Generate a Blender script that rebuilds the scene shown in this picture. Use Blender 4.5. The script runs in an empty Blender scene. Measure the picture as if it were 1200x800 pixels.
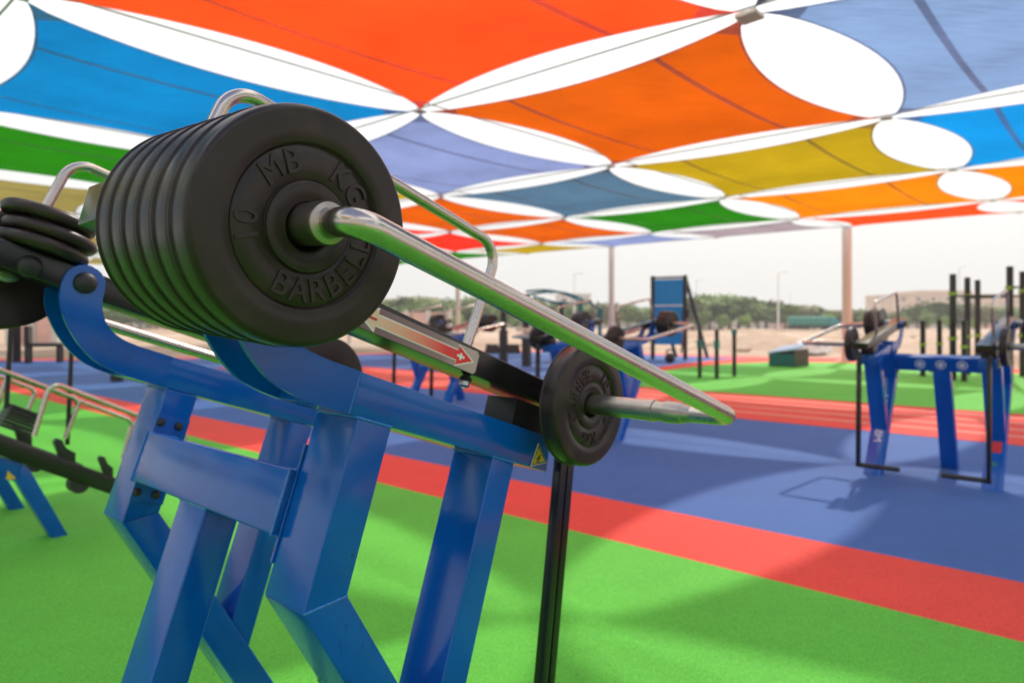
import bpy, bmesh, math, random
from mathutils import Vector, Matrix
random.seed(7)
R = math.radians
scene = bpy.context.scene
COL = scene.collection

# ---------------------------------------------------------------- camera, sky, sun, exposure
EYE = 1.30                       # height of the camera above the rubber floor
FPX = 839.0                      # focal length in pixels of the 1200 px wide photograph
cam_d = bpy.data.cameras.new('camera')
cam_d.sensor_width = 36.0
cam_d.lens = FPX / 1200 * 36
cam_d.shift_y = -24 / 1200
cam_d.clip_start = 0.05
cam_d.clip_end = 3000
cam_d.dof.use_dof = True
cam_d.dof.focus_distance = 1.04
cam_d.dof.aperture_fstop = 4.2
cam = bpy.data.objects.new('camera', cam_d)
cam.location = (0, 0, EYE)
cam.rotation_euler = (R(90), 0, 0)
COL.objects.link(cam)
scene.camera = cam

SUN = Vector((2.0, 3.37, 4.08)).normalized()
elev = math.asin(SUN.z)
world = bpy.data.worlds.new('World')
scene.world = world
world.use_nodes = True
wn = world.node_tree.nodes
wl = world.node_tree.links
wn.clear()
w_out = wn.new('ShaderNodeOutputWorld')
w_bg = wn.new('ShaderNodeBackground')
w_sky = wn.new('ShaderNodeTexSky')
w_sky.sky_type = 'NISHITA'
w_sky.sun_disc = False
w_sky.sun_elevation = elev
w_sky.sun_rotation = math.atan2(SUN.x, SUN.y)
w_sky.air_density = 1.0
w_sky.dust_density = 5.0
w_sky.ozone_density = 1.0
w_mix = wn.new('ShaderNodeMix')
w_mix.data_type = 'RGBA'
w_mix.inputs[0].default_value = 0.88          # bright uniform desert haze veiling the blue
w_tc = wn.new('ShaderNodeTexCoord')            # the haze is thinner and whiter towards the zenith, greyer at the horizon
w_sep = wn.new('ShaderNodeSeparateXYZ')
w_mr = wn.new('ShaderNodeMapRange')
w_mr.interpolation_type = 'SMOOTHSTEP'
w_mr.inputs['From Min'].default_value = 0.0
w_mr.inputs['From Max'].default_value = 0.75
w_col = wn.new('ShaderNodeMix')
w_col.data_type = 'RGBA'
w_col.inputs[6].default_value = (7.9, 7.8, 7.65, 1)
w_col.inputs[7].default_value = (17.5, 17.5, 17.3, 1)
wl.new(w_tc.outputs['Generated'], w_sep.inputs[0])
wl.new(w_sep.outputs['Z'], w_mr.inputs['Value'])
wl.new(w_mr.outputs[0], w_col.inputs[0])
wl.new(w_col.outputs[2], w_mix.inputs[7])
w_bg.inputs['Strength'].default_value = 0.10
wl.new(w_sky.outputs[0], w_mix.inputs[6])
wl.new(w_mix.outputs[2], w_bg.inputs['Color'])
wl.new(w_bg.outputs[0], w_out.inputs['Surface'])

sun_d = bpy.data.lights.new('sun', 'SUN')
sun_d.energy = 2.15
sun_d.angle = R(1.6)
sun_d.color = (1.0, 0.94, 0.86)
sun = bpy.data.objects.new('sun', sun_d)
sun.rotation_euler = SUN.to_track_quat('Z', 'Y').to_euler()
sun.location = (10, 18, 30)
COL.objects.link(sun)

scene.render.engine = 'CYCLES'
scene.view_settings.view_transform = 'Standard'
scene.view_settings.look = 'None'
scene.view_settings.exposure = 0.28
scene.view_settings.gamma = 1.0
scene.cycles.max_bounces = 8
scene.cycles.transmission_bounces = 6
scene.cycles.transparent_max_bounces = 12

# ---------------------------------------------------------------- materials
def nodes(name):
    m = bpy.data.materials.new(name)
    m.use_nodes = True
    nt = m.node_tree
    return m, nt.nodes, nt.links, nt.nodes['Principled BSDF']

def coords(n, l, scale=(1, 1, 1), world_space=False):
    mp = n.new('ShaderNodeMapping')
    mp.inputs['Scale'].default_value = scale
    if world_space:
        g = n.new('ShaderNodeNewGeometry')
        l.new(g.outputs['Position'], mp.inputs['Vector'])
    else:
        t = n.new('ShaderNodeTexCoord')
        l.new(t.outputs['Object'], mp.inputs['Vector'])
    return mp.outputs['Vector']

def noise(n, l, vec, scale, detail=3, rough=0.55):
    t = n.new('ShaderNodeTexNoise')
    t.inputs['Scale'].default_value = scale
    t.inputs['Detail'].default_value = detail
    t.inputs['Roughness'].default_value = rough
    l.new(vec, t.inputs['Vector'])
    return t.outputs['Fac']

def ramp(n, l, fac, stops):
    r = n.new('ShaderNodeValToRGB')
    e = r.color_ramp.elements
    while len(e) > 1:
        e.remove(e[-1])
    e[0].position, e[0].color = stops[0][0], (*stops[0][1], 1)
    for p, c in stops[1:]:
        x = e.new(p)
        x.color = (*c, 1)
    l.new(fac, r.inputs['Fac'])
    return r.outputs['Color']

def bump(n, l, b, height, strength, dist=0.002):
    bp = n.new('ShaderNodeBump')
    bp.inputs['Strength'].default_value = strength
    bp.inputs['Distance'].default_value = dist
    l.new(height, bp.inputs['Height'])
    l.new(bp.outputs['Normal'], b.inputs['Normal'])

def scl(c, k):
    return tuple(max(0, min(1, x * k)) for x in c)

def mat_plain(name, col, rough=0.5, metal=0.0, coat=0.0, var=0.12, nscale=20, bmp=0.0, spec=0.5):
    m, n, l, b = nodes(name)
    v = coords(n, l)
    f = noise(n, l, v, nscale, 4)
    l.new(ramp(n, l, f, [(0.3, scl(col, 1 - var)), (0.7, scl(col, 1 + var))]), b.inputs['Base Color'])
    b.inputs['Roughness'].default_value = rough
    b.inputs['Metallic'].default_value = metal
    b.inputs['Coat Weight'].default_value = coat
    b.inputs['Coat Roughness'].default_value = 0.08
    b.inputs['Specular IOR Level'].default_value = spec
    if bmp:
        bump(n, l, b, f, bmp)
    return m

def mat_rubber_floor(name, col):
    m, n, l, b = nodes(name)
    v = coords(n, l, world_space=True)
    fine = noise(n, l, v, 170, 3, 0.8)
    mid = noise(n, l, v, 0.9, 7, 0.72)
    c1 = ramp(n, l, fine, [(0.34, scl(col, 0.62)), (0.5, col), (0.66, scl(col, 1.38))])
    c2 = ramp(n, l, mid, [(0.32, (0.84, 0.84, 0.84)), (0.68, (1.0, 1.0, 1.0))])
    mx = n.new('ShaderNodeMix')
    mx.data_type = 'RGBA'
    mx.blend_type = 'MULTIPLY'
    mx.inputs[0].default_value = 1
    l.new(c1, mx.inputs[6])
    l.new(c2, mx.inputs[7])
    l.new(mx.outputs[2], b.inputs['Base Color'])
    b.inputs['Roughness'].default_value = 0.78
    b.inputs['Specular IOR Level'].default_value = 0.35
    bump(n, l, b, fine, 0.5, 0.003)
    return m

def mat_blue_paint():
    m, n, l, b = nodes('blue_powder_coat')
    v = coords(n, l)
    f = noise(n, l, v, 9, 5)
    scr = noise(n, l, coords(n, l, (60, 9, 14)), 9, 4, 0.7)
    paint = ramp(n, l, f, [(0.3, (0.0, 0.086, 0.41)), (0.7, (0.0, 0.110, 0.49))])
    sv = noise(n, l, coords(n, l, (16, 16, 5)), 5.5, 7, 0.72)
    zone = noise(n, l, v, 2.6, 2)
    mm = n.new('ShaderNodeMath')
    mm.operation = 'MULTIPLY'
    l.new(ramp(n, l, sv, [(0.60, (0, 0, 0)), (0.68, (1, 1, 1))]), mm.inputs[0])
    l.new(ramp(n, l, zone, [(0.50, (0, 0, 0)), (0.60, (1, 1, 1))]), mm.inputs[1])
    scuff = n.new('ShaderNodeMix')
    scuff.data_type = 'RGBA'
    l.new(mm.outputs[0], scuff.inputs[0])
    l.new(paint, scuff.inputs[6])
    scuff.inputs[7].default_value = (0.008, 0.035, 0.13, 1)
    l.new(scuff.outputs[2], b.inputs['Base Color'])
    l.new(ramp(n, l, scr, [(0.35, (0.11,) * 3), (0.75, (0.21,) * 3)]), b.inputs['Roughness'])
    b.inputs['Coat Weight'].default_value = 0.0
    b.inputs['Specular IOR Level'].default_value = 0.5
    b.inputs['Coat Roughness'].default_value = 0.12
    orange_peel = noise(n, l, v, 180, 2)
    bump(n, l, b, orange_peel, 0.06, 0.001)
    return m

def mat_rubber():
    m, n, l, b = nodes('black_rubber')
    v = coords(n, l)
    f = noise(n, l, v, 14, 6, 0.6)
    g = noise(n, l, v, 420, 2, 0.6)
    spots = n.new('ShaderNodeTexVoronoi')
    spots.inputs['Scale'].default_value = 46
    l.new(v, spots.inputs['Vector'])
    dust = ramp(n, l, spots.outputs['Distance'], [(0.0, (0.10, 0.09, 0.08)), (0.035, (0, 0, 0))])
    base = ramp(n, l, f, [(0.28, (0.016, 0.0090, 0.0070)), (0.55, (0.025, 0.0140, 0.0110)), (0.75, (0.046, 0.027, 0.021))])
    mx = n.new('ShaderNodeMix')
    mx.data_type = 'RGBA'
    mx.blend_type = 'ADD'
    mx.inputs[0].default_value = 0.25
    l.new(base, mx.inputs[6])
    l.new(dust, mx.inputs[7])
    l.new(mx.outputs[2], b.inputs['Base Color'])
    l.new(ramp(n, l, f, [(0.3, (0.27,) * 3), (0.7, (0.41,) * 3)]), b.inputs['Roughness'])
    b.inputs['Specular IOR Level'].default_value = 0.42
    bump(n, l, b, g, 0.10, 0.001)
    return m

def mat_steel(name='brushed_steel', rough=0.27, k=1.0):
    m, n, l, b = nodes(name)
    v = coords(n, l)
    f = noise(n, l, v, 11, 3, 0.5)
    s = noise(n, l, coords(n, l, (300, 300, 300)), 2, 3)
    sc = noise(n, l, coords(n, l, (1, 14, 10)), 3, 2, 0.5)
    l.new(ramp(n, l, f, [(0.25, scl((0.54, 0.465, 0.40), k)), (0.6, scl((0.63, 0.555, 0.485), k)), (0.85, scl((0.66, 0.60, 0.54), k))]), b.inputs['Base Color'])
    b.inputs['Metallic'].default_value = 1.0
    l.new(ramp(n, l, sc, [(0.3, (rough - .02,) * 3), (0.75, (rough + .03,) * 3)]), b.inputs['Roughness'])
    nick = noise(n, l, coords(n, l, (30, 90, 60)), 2.2, 6, 0.75)
    base_c = b.inputs['Base Color'].links[0].from_socket
    nm = n.new('ShaderNodeMix')
    nm.data_type = 'RGBA'
    l.new(ramp(n, l, nick, [(0.715, (0, 0, 0)), (0.74, (1, 1, 1))]), nm.inputs[0])
    l.new(base_c, nm.inputs[6])
    nm.inputs[7].default_value = (0.10, 0.08, 0.07, 1)
    l.new(nm.outputs[2], b.inputs['Base Color'])
    return m

def mat_fabric(name, col, trans=0.80):
    m, n, l, b = nodes(name)
    n.remove(b)
    out = n['Material Output']
    v = coords(n, l, (1.0, 10.0, 1.0))
    streak = noise(n, l, v, 2.2, 5, 0.65)
    broad = noise(n, l, coords(n, l, (1, 1, 1)), 0.55, 3)
    ad = n.new('ShaderNodeMath')
    ad.operation = 'ADD'
    l.new(streak, ad.inputs[0])
    l.new(broad, ad.inputs[1])
    hf = n.new('ShaderNodeMath')
    hf.operation = 'MULTIPLY'
    hf.inputs[1].default_value = 0.5
    l.new(ad.outputs[0], hf.inputs[0])
    c = ramp(n, l, hf.outputs[0], [(0.36, scl(col, 0.72)), (0.5, scl(col, 0.95)), (0.64, scl(col, 1.12))])
    d = n.new('ShaderNodeBsdfDiffuse')
    t = n.new('ShaderNodeBsdfTranslucent')
    l.new(c, d.inputs['Color'])
    l.new(c, t.inputs['Color'])
    mx = n.new('ShaderNodeMixShader')
    mx.inputs[0].default_value = trans
    l.new(d.outputs[0], mx.inputs[1])
    l.new(t.outputs[0], mx.inputs[2])
    tr = n.new('ShaderNodeBsdfTransparent')
    mx2 = n.new('ShaderNodeMixShader')
    mx2.inputs[0].default_value = 0.004
    l.new(mx.outputs[0], mx2.inputs[1])
    l.new(tr.outputs[0], mx2.inputs[2])
    l.new(mx2.outputs[0], out.inputs['Surface'])
    return m

M = {
    'blue': mat_blue_paint(),
    'rubber': mat_rubber(),
    'steel': mat_steel(),
    'satin': mat_steel('satin_turned_steel', 0.33, 0.78),
    'black_gloss': mat_plain('black_gloss_paint', (0.010, 0.009, 0.009), 0.22, 0, 0.0, 0.2, 8, 0.0),
    'black': mat_plain('black_paint', (0.016, 0.014, 0.014), 0.38, 0, 0, 0.25, 12),
    'black_plastic': mat_plain('black_plastic', (0.02, 0.018, 0.017), 0.5, 0, 0, 0.3, 40, 0.1),
    'weld': mat_plain('painted_weld', (0.02, 0.20, 0.62), 0.22, 0, 0.4, 0.3, 300, 0.5),
    'white': mat_plain('white_paint', (0.78, 0.78, 0.77), 0.45),
    'white_print': mat_plain('white_print', (0.90, 0.86, 0.84), 0.4),
    'red_print': mat_plain('red_print', (0.66, 0.025, 0.03), 0.35),
    'yellow': mat_plain('yellow_print', (0.80, 0.48, 0.02), 0.35),
    'teal': mat_plain('teal_paint', (0.01, 0.17, 0.19), 0.4),
    'lime': mat_plain('lime_band', (0.28, 0.45, 0.03), 0.5),
    'column': mat_plain('beige_column_paint', (0.66, 0.55, 0.49), 0.45, 0, 0, 0.06, 3),
    'green_f': mat_rubber_floor('green_rubber', (0.110, 0.53, 0.042)),
    'red_f': mat_rubber_floor('red_rubber', (0.86, 0.065, 0.042)),
    'pink_f': mat_rubber_floor('salmon_rubber', (0.86, 0.26, 0.19)),
    'blue_f': mat_rubber_floor('blue_rubber', (0.046, 0.135, 0.40)),
    'cable': mat_plain('grey_cable', (0.42, 0.41, 0.39), 0.5, 0.1),
    'pinkwall': mat_plain('pink_render', (0.55, 0.33, 0.28), 0.8, 0, 0, 0.15, 0.8),
    'tanwall': mat_plain('tan_render', (0.50, 0.35, 0.25), 0.85, 0, 0, 0.15, 0.3),
    'lamp': mat_plain('pale_lamp_paint', (0.62, 0.61, 0.60), 0.5),
    'greywall': mat_plain('pale_concrete', (0.48, 0.44, 0.40), 0.85, 0, 0, 0.12, 0.5),
    'glass': mat_plain('dark_window_glass', (0.05, 0.06, 0.07), 0.1),
    'bark': mat_plain('bark', (0.16, 0.10, 0.065), 0.9, 0, 0, 0.3, 6),
    'rock': mat_plain('pale_rubble', (0.42, 0.31, 0.22), 0.9, 0, 0, 0.25, 4, 0.5),
}

def mat_leaves(name, a, b_):
    m, n, l, b = nodes(name)
    v = coords(n, l)
    f = noise(n, l, v, 1.1, 4)
    l.new(ramp(n, l, f, [(0.3, a), (0.7, b_)]), b.inputs['Base Color'])
    b.inputs['Roughness'].default_value = 0.7
    b.inputs['Specular IOR Level'].default_value = 0.2
    return m
LEAF = [mat_leaves('dark_foliage', (0.11, 0.15, 0.055), (0.19, 0.24, 0.085)),
        mat_leaves('mid_foliage', (0.13, 0.19, 0.06), (0.21, 0.28, 0.09)),
        mat_leaves('dry_foliage', (0.17, 0.16, 0.08), (0.25, 0.23, 0.11)),
        mat_leaves('bright_foliage', (0.17, 0.27, 0.05), (0.26, 0.36, 0.08))]

def mat_sand():
    m, n, l, b = nodes('desert_sand')
    v = coords(n, l, world_space=True)
    f = noise(n, l, v, 0.14, 8, 0.62)
    g = noise(n, l, v, 2.0, 5, 0.6)
    a = n.new('ShaderNodeMath')
    a.operation = 'MULTIPLY_ADD'
    a.inputs[1].default_value = 0.35
    l.new(g, a.inputs[0])
    l.new(f, a.inputs[2])
    l.new(ramp(n, l, a.outputs[0], [(0.45, (0.22, 0.135, 0.085)), (0.62, (0.36, 0.25, 0.18)), (0.82, (0.47, 0.36, 0.28))]), b.inputs['Base Color'])
    b.inputs['Roughness'].default_value = 0.95
    b.inputs['Specular IOR Level'].default_value = 0.1
    bump(n, l, b, g, 0.6, 0.05)
    return m
M['sand'] = mat_sand()

# ---------------------------------------------------------------- helpers
def tag(o, label=None, cat=None, group=None, kind=None):
    if label: o['label'] = label
    if cat: o['category'] = cat
    if group: o['group'] = group
    if kind: o['kind'] = kind
    return o

def empty(name, loc=(0, 0, 0), rz=0.0):
    o = bpy.data.objects.new(name, None)
    o.empty_display_size = 0.1
    o.location = loc
    o.rotation_euler = (0, 0, rz)
    COL.objects.link(o)
    return o

def link(name, me, mat=None, parent=None, smooth=None):
    if mat is not None and not me.materials:
        me.materials.append(mat)
    o = bpy.data.objects.new(name, me)
    COL.objects.link(o)
    if parent: o.parent = parent
    return o

def finish(name, bm, mat, parent=None, smooth=True, angle=35):
    bmesh.ops.recalc_face_normals(bm, faces=bm.faces)
    if smooth:
        for f in bm.faces: f.smooth = True
        for e in bm.edges:
            if len(e.link_faces) == 2 and e.calc_face_angle(0) > R(angle): e.smooth = False
    me = bpy.data.meshes.new(name)
    bm.to_mesh(me)
    bm.free()
    return link(name, me, mat, parent)

def prism(bm, lo, hi, bevel=0.0, segs=2):
    a = [bm.verts.new(p) for p in lo]
    b = [bm.verts.new(p) for p in hi]
    fs = [bm.faces.new(a), bm.faces.new(b[::-1])]
    n = len(a)
    for i in range(n):
        fs.append(bm.faces.new((a[i], b[i], b[(i + 1) % n], a[(i + 1) % n])))
    if bevel:
        es = list({e for f in fs for e in f.edges})
        bmesh.ops.bevel(bm, geom=es, offset=bevel, segments=segs, profile=0.6, affect='EDGES', clamp_overlap=True)
    return bm

def box(bm, x0, x1, y0, y1, z0, z1, bevel=0.0, segs=1, mtx=None):
    lo = [Vector(p) for p in ((x0, y0, z0), (x1, y0, z0), (x1, y1, z0), (x0, y1, z0))]
    hi = [Vector(p) for p in ((x0, y0, z1), (x1, y0, z1), (x1, y1, z1), (x0, y1, z1))]
    if mtx:
        lo = [mtx @ p for p in lo]
        hi = [mtx @ p for p in hi]
    return prism(bm, lo, hi, bevel, segs)

def bar(bm, p, q, w, h, bevel=0.0, up=Vector((0, 0, 1))):
    """rectangular bar from p to q, w across, h high"""
    p, q = Vector(p), Vector(q)
    d = (q - p).normalized()
    s = d.cross(up)
    if s.length < 1e-4: s = d.cross(Vector((0, 1, 0)))
    s.normalize()
    u = s.cross(d)
    c = [s * (w / 2) * i + u * (h / 2) * j for i, j in ((-1, -1), (1, -1), (1, 1), (-1, 1))]
    return prism(bm, [p + k for k in c], [q + k for k in c], bevel, 1)

def tube(bm, path, rad, seg=20, cap=True):
    path = [Vector(p) for p in path]
    n = len(path)
    rads = rad if isinstance(rad, (list, tuple)) else [rad] * n
    t = [(path[min(i + 1, n - 1)] - path[max(i - 1, 0)]).normalized() for i in range(n)]
    ref = Vector((0, 0, 1)) if abs(t[0].z) < 0.9 else Vector((1, 0, 0))
    s = t[0].cross(ref).normalized()
    rings = []
    for i in range(n):
        s = (s - t[i] * s.dot(t[i])).normalized()
        u = t[i].cross(s)
        rings.append([bm.verts.new(path[i] + (s * math.cos(2 * math.pi * k / seg) + u * math.sin(2 * math.pi * k / seg)) * rads[i]) for k in range(seg)])
    for a, b in zip(rings, rings[1:]):
        for k in range(seg):
            bm.faces.new((a[k], a[(k + 1) % seg], b[(k + 1) % seg], b[k]))
    if cap:
        bm.faces.new(rings[0][::-1])
        bm.faces.new(rings[-1])
    return bm

def fillet(pts, r, n=8):
    pts = [Vector(p) for p in pts]
    out = [pts[0]]
    for a, b, c in zip(pts, pts[1:], pts[2:]):
        u, v = (a - b).normalized(), (c - b).normalized()
        ang = u.angle(v)
        t = min(r / math.tan(ang / 2), (a - b).length * 0.48, (c - b).length * 0.48)
        rr = t * math.tan(ang / 2)
        cen = b + (u + v).normalized() * (rr / math.sin(ang / 2))
        p, q = b + u * t - cen, b + v * t - cen
        tot = p.angle(q)
        for i in range(n + 1):
            f = i / n
            out.append(cen + (p * math.sin((1 - f) * tot) + q * math.sin(f * tot)) / math.sin(tot))
    out.append(pts[-1])
    return out

def straight(pts, step=0.1):
    """split long runs so noise and reflections stay even"""
    return pts

def lathe(bm, prof, seg=64, mtx=Matrix()):
    """prof = [(radius, height along z)]"""
    rings = []
    for r, z in prof:
        if r < 1e-6:
            rings.append([bm.verts.new(mtx @ Vector((0, 0, z)))])
        else:
            rings.append([bm.verts.new(mtx @ Vector((r * math.cos(2 * math.pi * k / seg), r * math.sin(2 * math.pi * k / seg), z))) for k in range(seg)])
    for a, b in zip(rings, rings[1:]):
        for k in range(seg):
            k2 = (k + 1) % seg
            if len(a) == 1: bm.faces.new((a[0], b[k], b[k2]))
            elif len(b) == 1: bm.faces.new((a[k], a[k2], b[0]))
            else: bm.faces.new((a[k], a[k2], b[k2], b[k]))
    return bm

def copy_tree(o, parent=None):
    c = o.copy()
    COL.objects.link(c)
    if parent is not None: c.parent = parent
    for ch in list(o.children): copy_tree(ch, c)
    return c

def letter_mesh(txt, size, extrude, bevel=0.0, squeeze=0.86, fat=0.0):
    cu = bpy.data.curves.new('lettering', 'FONT')
    cu.body = txt
    cu.size = size
    cu.extrude = extrude
    cu.bevel_depth = bevel
    cu.bevel_resolution = 1
    cu.offset = fat
    cu.align_x = 'CENTER'
    cu.align_y = 'CENTER'
    cu.resolution_u = 3
    o = bpy.data.objects.new('lettering', cu)
    COL.objects.link(o)
    dg = bpy.context.evaluated_depsgraph_get()
    dg.update()
    me = bpy.data.meshes.new_from_object(o.evaluated_get(dg))
    COL.objects.unlink(o)
    bpy.data.objects.remove(o)
    for v in me.vertices: v.co.x *= squeeze
    return me

def G(px, py, hgt=0.0):
    """place on the ground seen at a spot of the photograph (the floor is flat)"""
    Y = FPX * (EYE - hgt) / (py - 376)
    return Vector(((px - 600) / FPX * Y, Y, hgt))

def HT(py, Y):
    return EYE - (py - 376) / FPX * Y

# grid directions of the place: canopy, floor stripes and machines share them
Hd = Vector((0.67377, 0.73894, 0))      # away to the right
Ad = Vector((-0.73894, 0.67377, 0))     # away to the left
ANG = math.atan2(Hd.y, Hd.x)
def CD(c, d, z=0.0):
    return Hd * c + Ad * d + Vector((0, 0, z))

# ---------------------------------------------------------------- ground and floor
def sheet(name, pts, z, mat, thick=None):
    bm = bmesh.new()
    vs = [bm.verts.new((p[0], p[1], z)) for p in pts]
    f = bm.faces.new(vs)
    if f.normal.z < 0: f.normal_flip()
    f.normal_update()
    if f.normal.z < 0: f.normal_flip()
    me = bpy.data.meshes.new(name)
    bm.to_mesh(me)
    bm.free()
    return tag(link(name, me, mat), kind='structure')

# desert ground: flat near the pad, uneven beyond it
bm = bmesh.new()
ys = [-400, -60, -12] + [-6 + 3 * i for i in range(0, 12)] + [30 + 2.2 * i for i in range(0, 46)] + [140, 170, 220, 300, 450, 700, 1100, 1800]
xs = [-1500, -700, -350, -200, -140] + [-100 + 4 * i for i in range(51)] + [140, 200, 350, 700, 1500]
from mathutils import noise as mnoise
grid = []
for y in ys:
    row = []
    for x in xs:
        d = math.hypot(max(0, abs(x) - 15) * 0.3, max(0, y - 27))
        k = min(1, max(0, (y - 29) / 14)) * (1 if y < 105 else max(0, 1 - (y - 105) / 20))
        z = -0.03 + k * (0.75 * max(0, mnoise.noise(Vector((x * 0.07, y * 0.12, 3))) + 0.05) + 0.25 * mnoise.noise(Vector((x * 0.3, y * 0.3, 9))))
        row.append(bm.verts.new((x, y, z)))
    grid.append(row)
for a, b in zip(grid, grid[1:]):
    for i in range(len(xs) - 1):
        bm.faces.new((a[i], a[i + 1], b[i + 1], b[i]))
tag(finish('desert_ground', bm, M['sand'], angle=80), kind='structure')

def curve_pts(pxs, ins=0.0):
    out = []
    for x, y in pxs:
        p = G(x, y)
        out.append(p - Vector((p.x * 0.25, p.y, 0)).normalized() * ins)
    return out
EDGE = [(-260, 425), (0, 420), (120, 419.5), (300, 417), (480, 412.5), (600, 410.5), (700, 411.5), (850, 417), (985, 420.5), (1100, 426), (1200, 433), (1420, 447), (1900, 480)]
outer = curve_pts(EDGE)
near_back = [Vector((14, -9, 0)), Vector((-34, -9, 0))]
sheet('red_border_floor', outer + [Vector((22, 2, 0)), Vector((14, -9, 0)), Vector((-40, -9, 0)), Vector((-40, 20, 0))], 0.0, M['red_f'])
# blue fill over the whole pad inside the border
inner = curve_pts(EDGE, 1.5)
sheet('blue_floor', inner + [Vector((18, 1, 0)), Vector((12, -8, 0)), Vector((-38, -8, 0)), Vector((-38, 19, 0))], 0.004, M['blue_f'])
def strip(name, c0, c1, z, mat, d0=-9, d1=28.6):
    return sheet(name, [CD(c0, d0), CD(c1, d0), CD(c1, d1), CD(c0, d1)], z, mat)
strip('green_floor', -6.5, 3.52, 0.008, M['green_f'])
strip('red_stripe', 3.52, 4.32, 0.008, M['red_f'])
strip('red_running_track', 9.06, 12.1, 0.008, M['red_f'], -8.5, 19.4)
for k in range(4):
    strip('lane_line', 9.62 + k * 0.62, 9.80 + k * 0.62, 0.012, M['pink_f'], -8.5, 19.4)
gb = [(1420, 455), (1200, 438.5), (1100, 431), (985, 425), (900, 424.5), (850, 426.5), (800, 431.5), (770, 436), (740, 443), (715, 452)]
gp = [CD(12.1, -8.5)] + [G(x, y) for x, y in gb] + [CD(12.1, 8.3)]
sheet('far_green_floor', gp, 0.012, M['green_f'])
rb = [G(x, y - 5.5 if x < 1000 else y - 4.5) for x, y in gb]
sheet('curved_red_border', [CD(12.1, -8.5) + Vector((1, 0.3, 0))] + rb + [CD(12.1, 9.6)], 0.008, M['red_f'])

# ---------------------------------------------------------------- lever machine (rails, posts, two weighted levers)
K = 1.12
TH = R(18.8)
S0, A0 = 0.75, 1.4255
def P(U, W, A, mirror=False):
    """machine coordinates: U along the sloping rail, W square to it, A across the machine"""
    if mirror: A = 2 * A0 - A
    return Vector((K * (U * math.cos(TH) + W * math.sin(TH) - S0), K * (A - A0), K * (-U * math.sin(TH) + W * math.cos(TH)) + EYE))

def uwprism(bm, poly, a0, a1, mirror=False, bevel=0.003, segs=2):
    return prism(bm, [P(u, w, a0, mirror) for u, w in poly], [P(u, w, a1, mirror) for u, w in poly], bevel, segs)

def rect(u0, u1, w0, w1):
    return [(u0, w0), (u1, w0), (u1, w1), (u0, w1)]

LW = 0.115
A1 = 0.99                     # near face of the near side frame
machine = empty('lever_weight_machine', tuple(Vector((0, 0, 0)) + Hd * (K * S0) + Ad * (K * A0)), ANG)
tag(machine, 'big blue lever machine in the foreground carrying the stack of large black plates', 'exercise machine', 'blue lever weight machines')

def ground_w(u):               # W of the floor under a given U
    return (-EYE / K + u * math.sin(TH)) / math.cos(TH)
bdir = Vector((math.cos(R(-41.3)), math.sin(R(-41.3))))

def bolt(name, U, W, a, r, mirror, parent, out=-1, dome=True, mat='black_plastic'):
    bm = bmesh.new()
    c = P(U, W, a, mirror)
    ax = Vector((0, (1 if mirror else -1) * (1 if out < 0 else -1), 0))
    q = ax.to_track_quat('Z', 'Y').to_matrix().to_4x4()
    m = Matrix.Translation(c) @ q
    r *= K
    if dome:
        prof = [(r, -0.004), (r, 0.004)] + [(r * math.cos(t), 0.004 + r * 0.62 * math.sin(t)) for t in [i * math.pi / 12 for i in range(1, 6)]] + [(0, 0.004 + r * 0.62)]
        lathe(bm, prof, 24, m)
    else:
        lathe(bm, [(r * 1.35, -0.003), (r * 1.35, 0.002), (r, 0.002), (r, 0.009), (r * 0.85, 0.011), (0, 0.011)], 12, m)
    return finish(name, bm, M[mat], parent)

def poly_curve(ctrl, n=5):
    """smooth the listed outline a little (Catmull-Rom, open)"""
    out = []
    for i in range(len(ctrl) - 1):
        p0 = Vector(ctrl[max(i - 1, 0)]); p1 = Vector(ctrl[i]); p2 = Vector(ctrl[i + 1]); p3 = Vector(ctrl[min(i + 2, len(ctrl) - 1)])
        for k in range(n):
            t = k / n
            q = 0.5 * ((2 * p1) + (p2 - p0) * t + (2 * p0 - 5 * p1 + 4 * p2 - p3) * t * t + (3 * p1 - p0 - 3 * p2 + p3) * t ** 3)
            out.append((q.x, q.y))
    out.append(tuple(ctrl[-1]))
    return out

low = poly_curve([(0.705, 0.077), (0.645, 0.0775), (0.590, 0.082), (0.545, 0.094), (0.500, 0.122), (0.462, 0.160), (0.438, 0.200), (0.4305, 0.240)])
top = [(0.473 + 0.0425 * math.cos(t), 0.2465 + 0.0425 * math.sin(t)) for t in [math.pi - i * math.pi / 10 for i in range(1, 10)]]
upp = poly_curve([(0.5155, 0.2465), (0.519, 0.222), (0.532, 0.193), (0.553, 0.170), (0.585, 0.156), (0.630, 0.151), (0.705, 0.150)])
HOOK = low + top + upp

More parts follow.
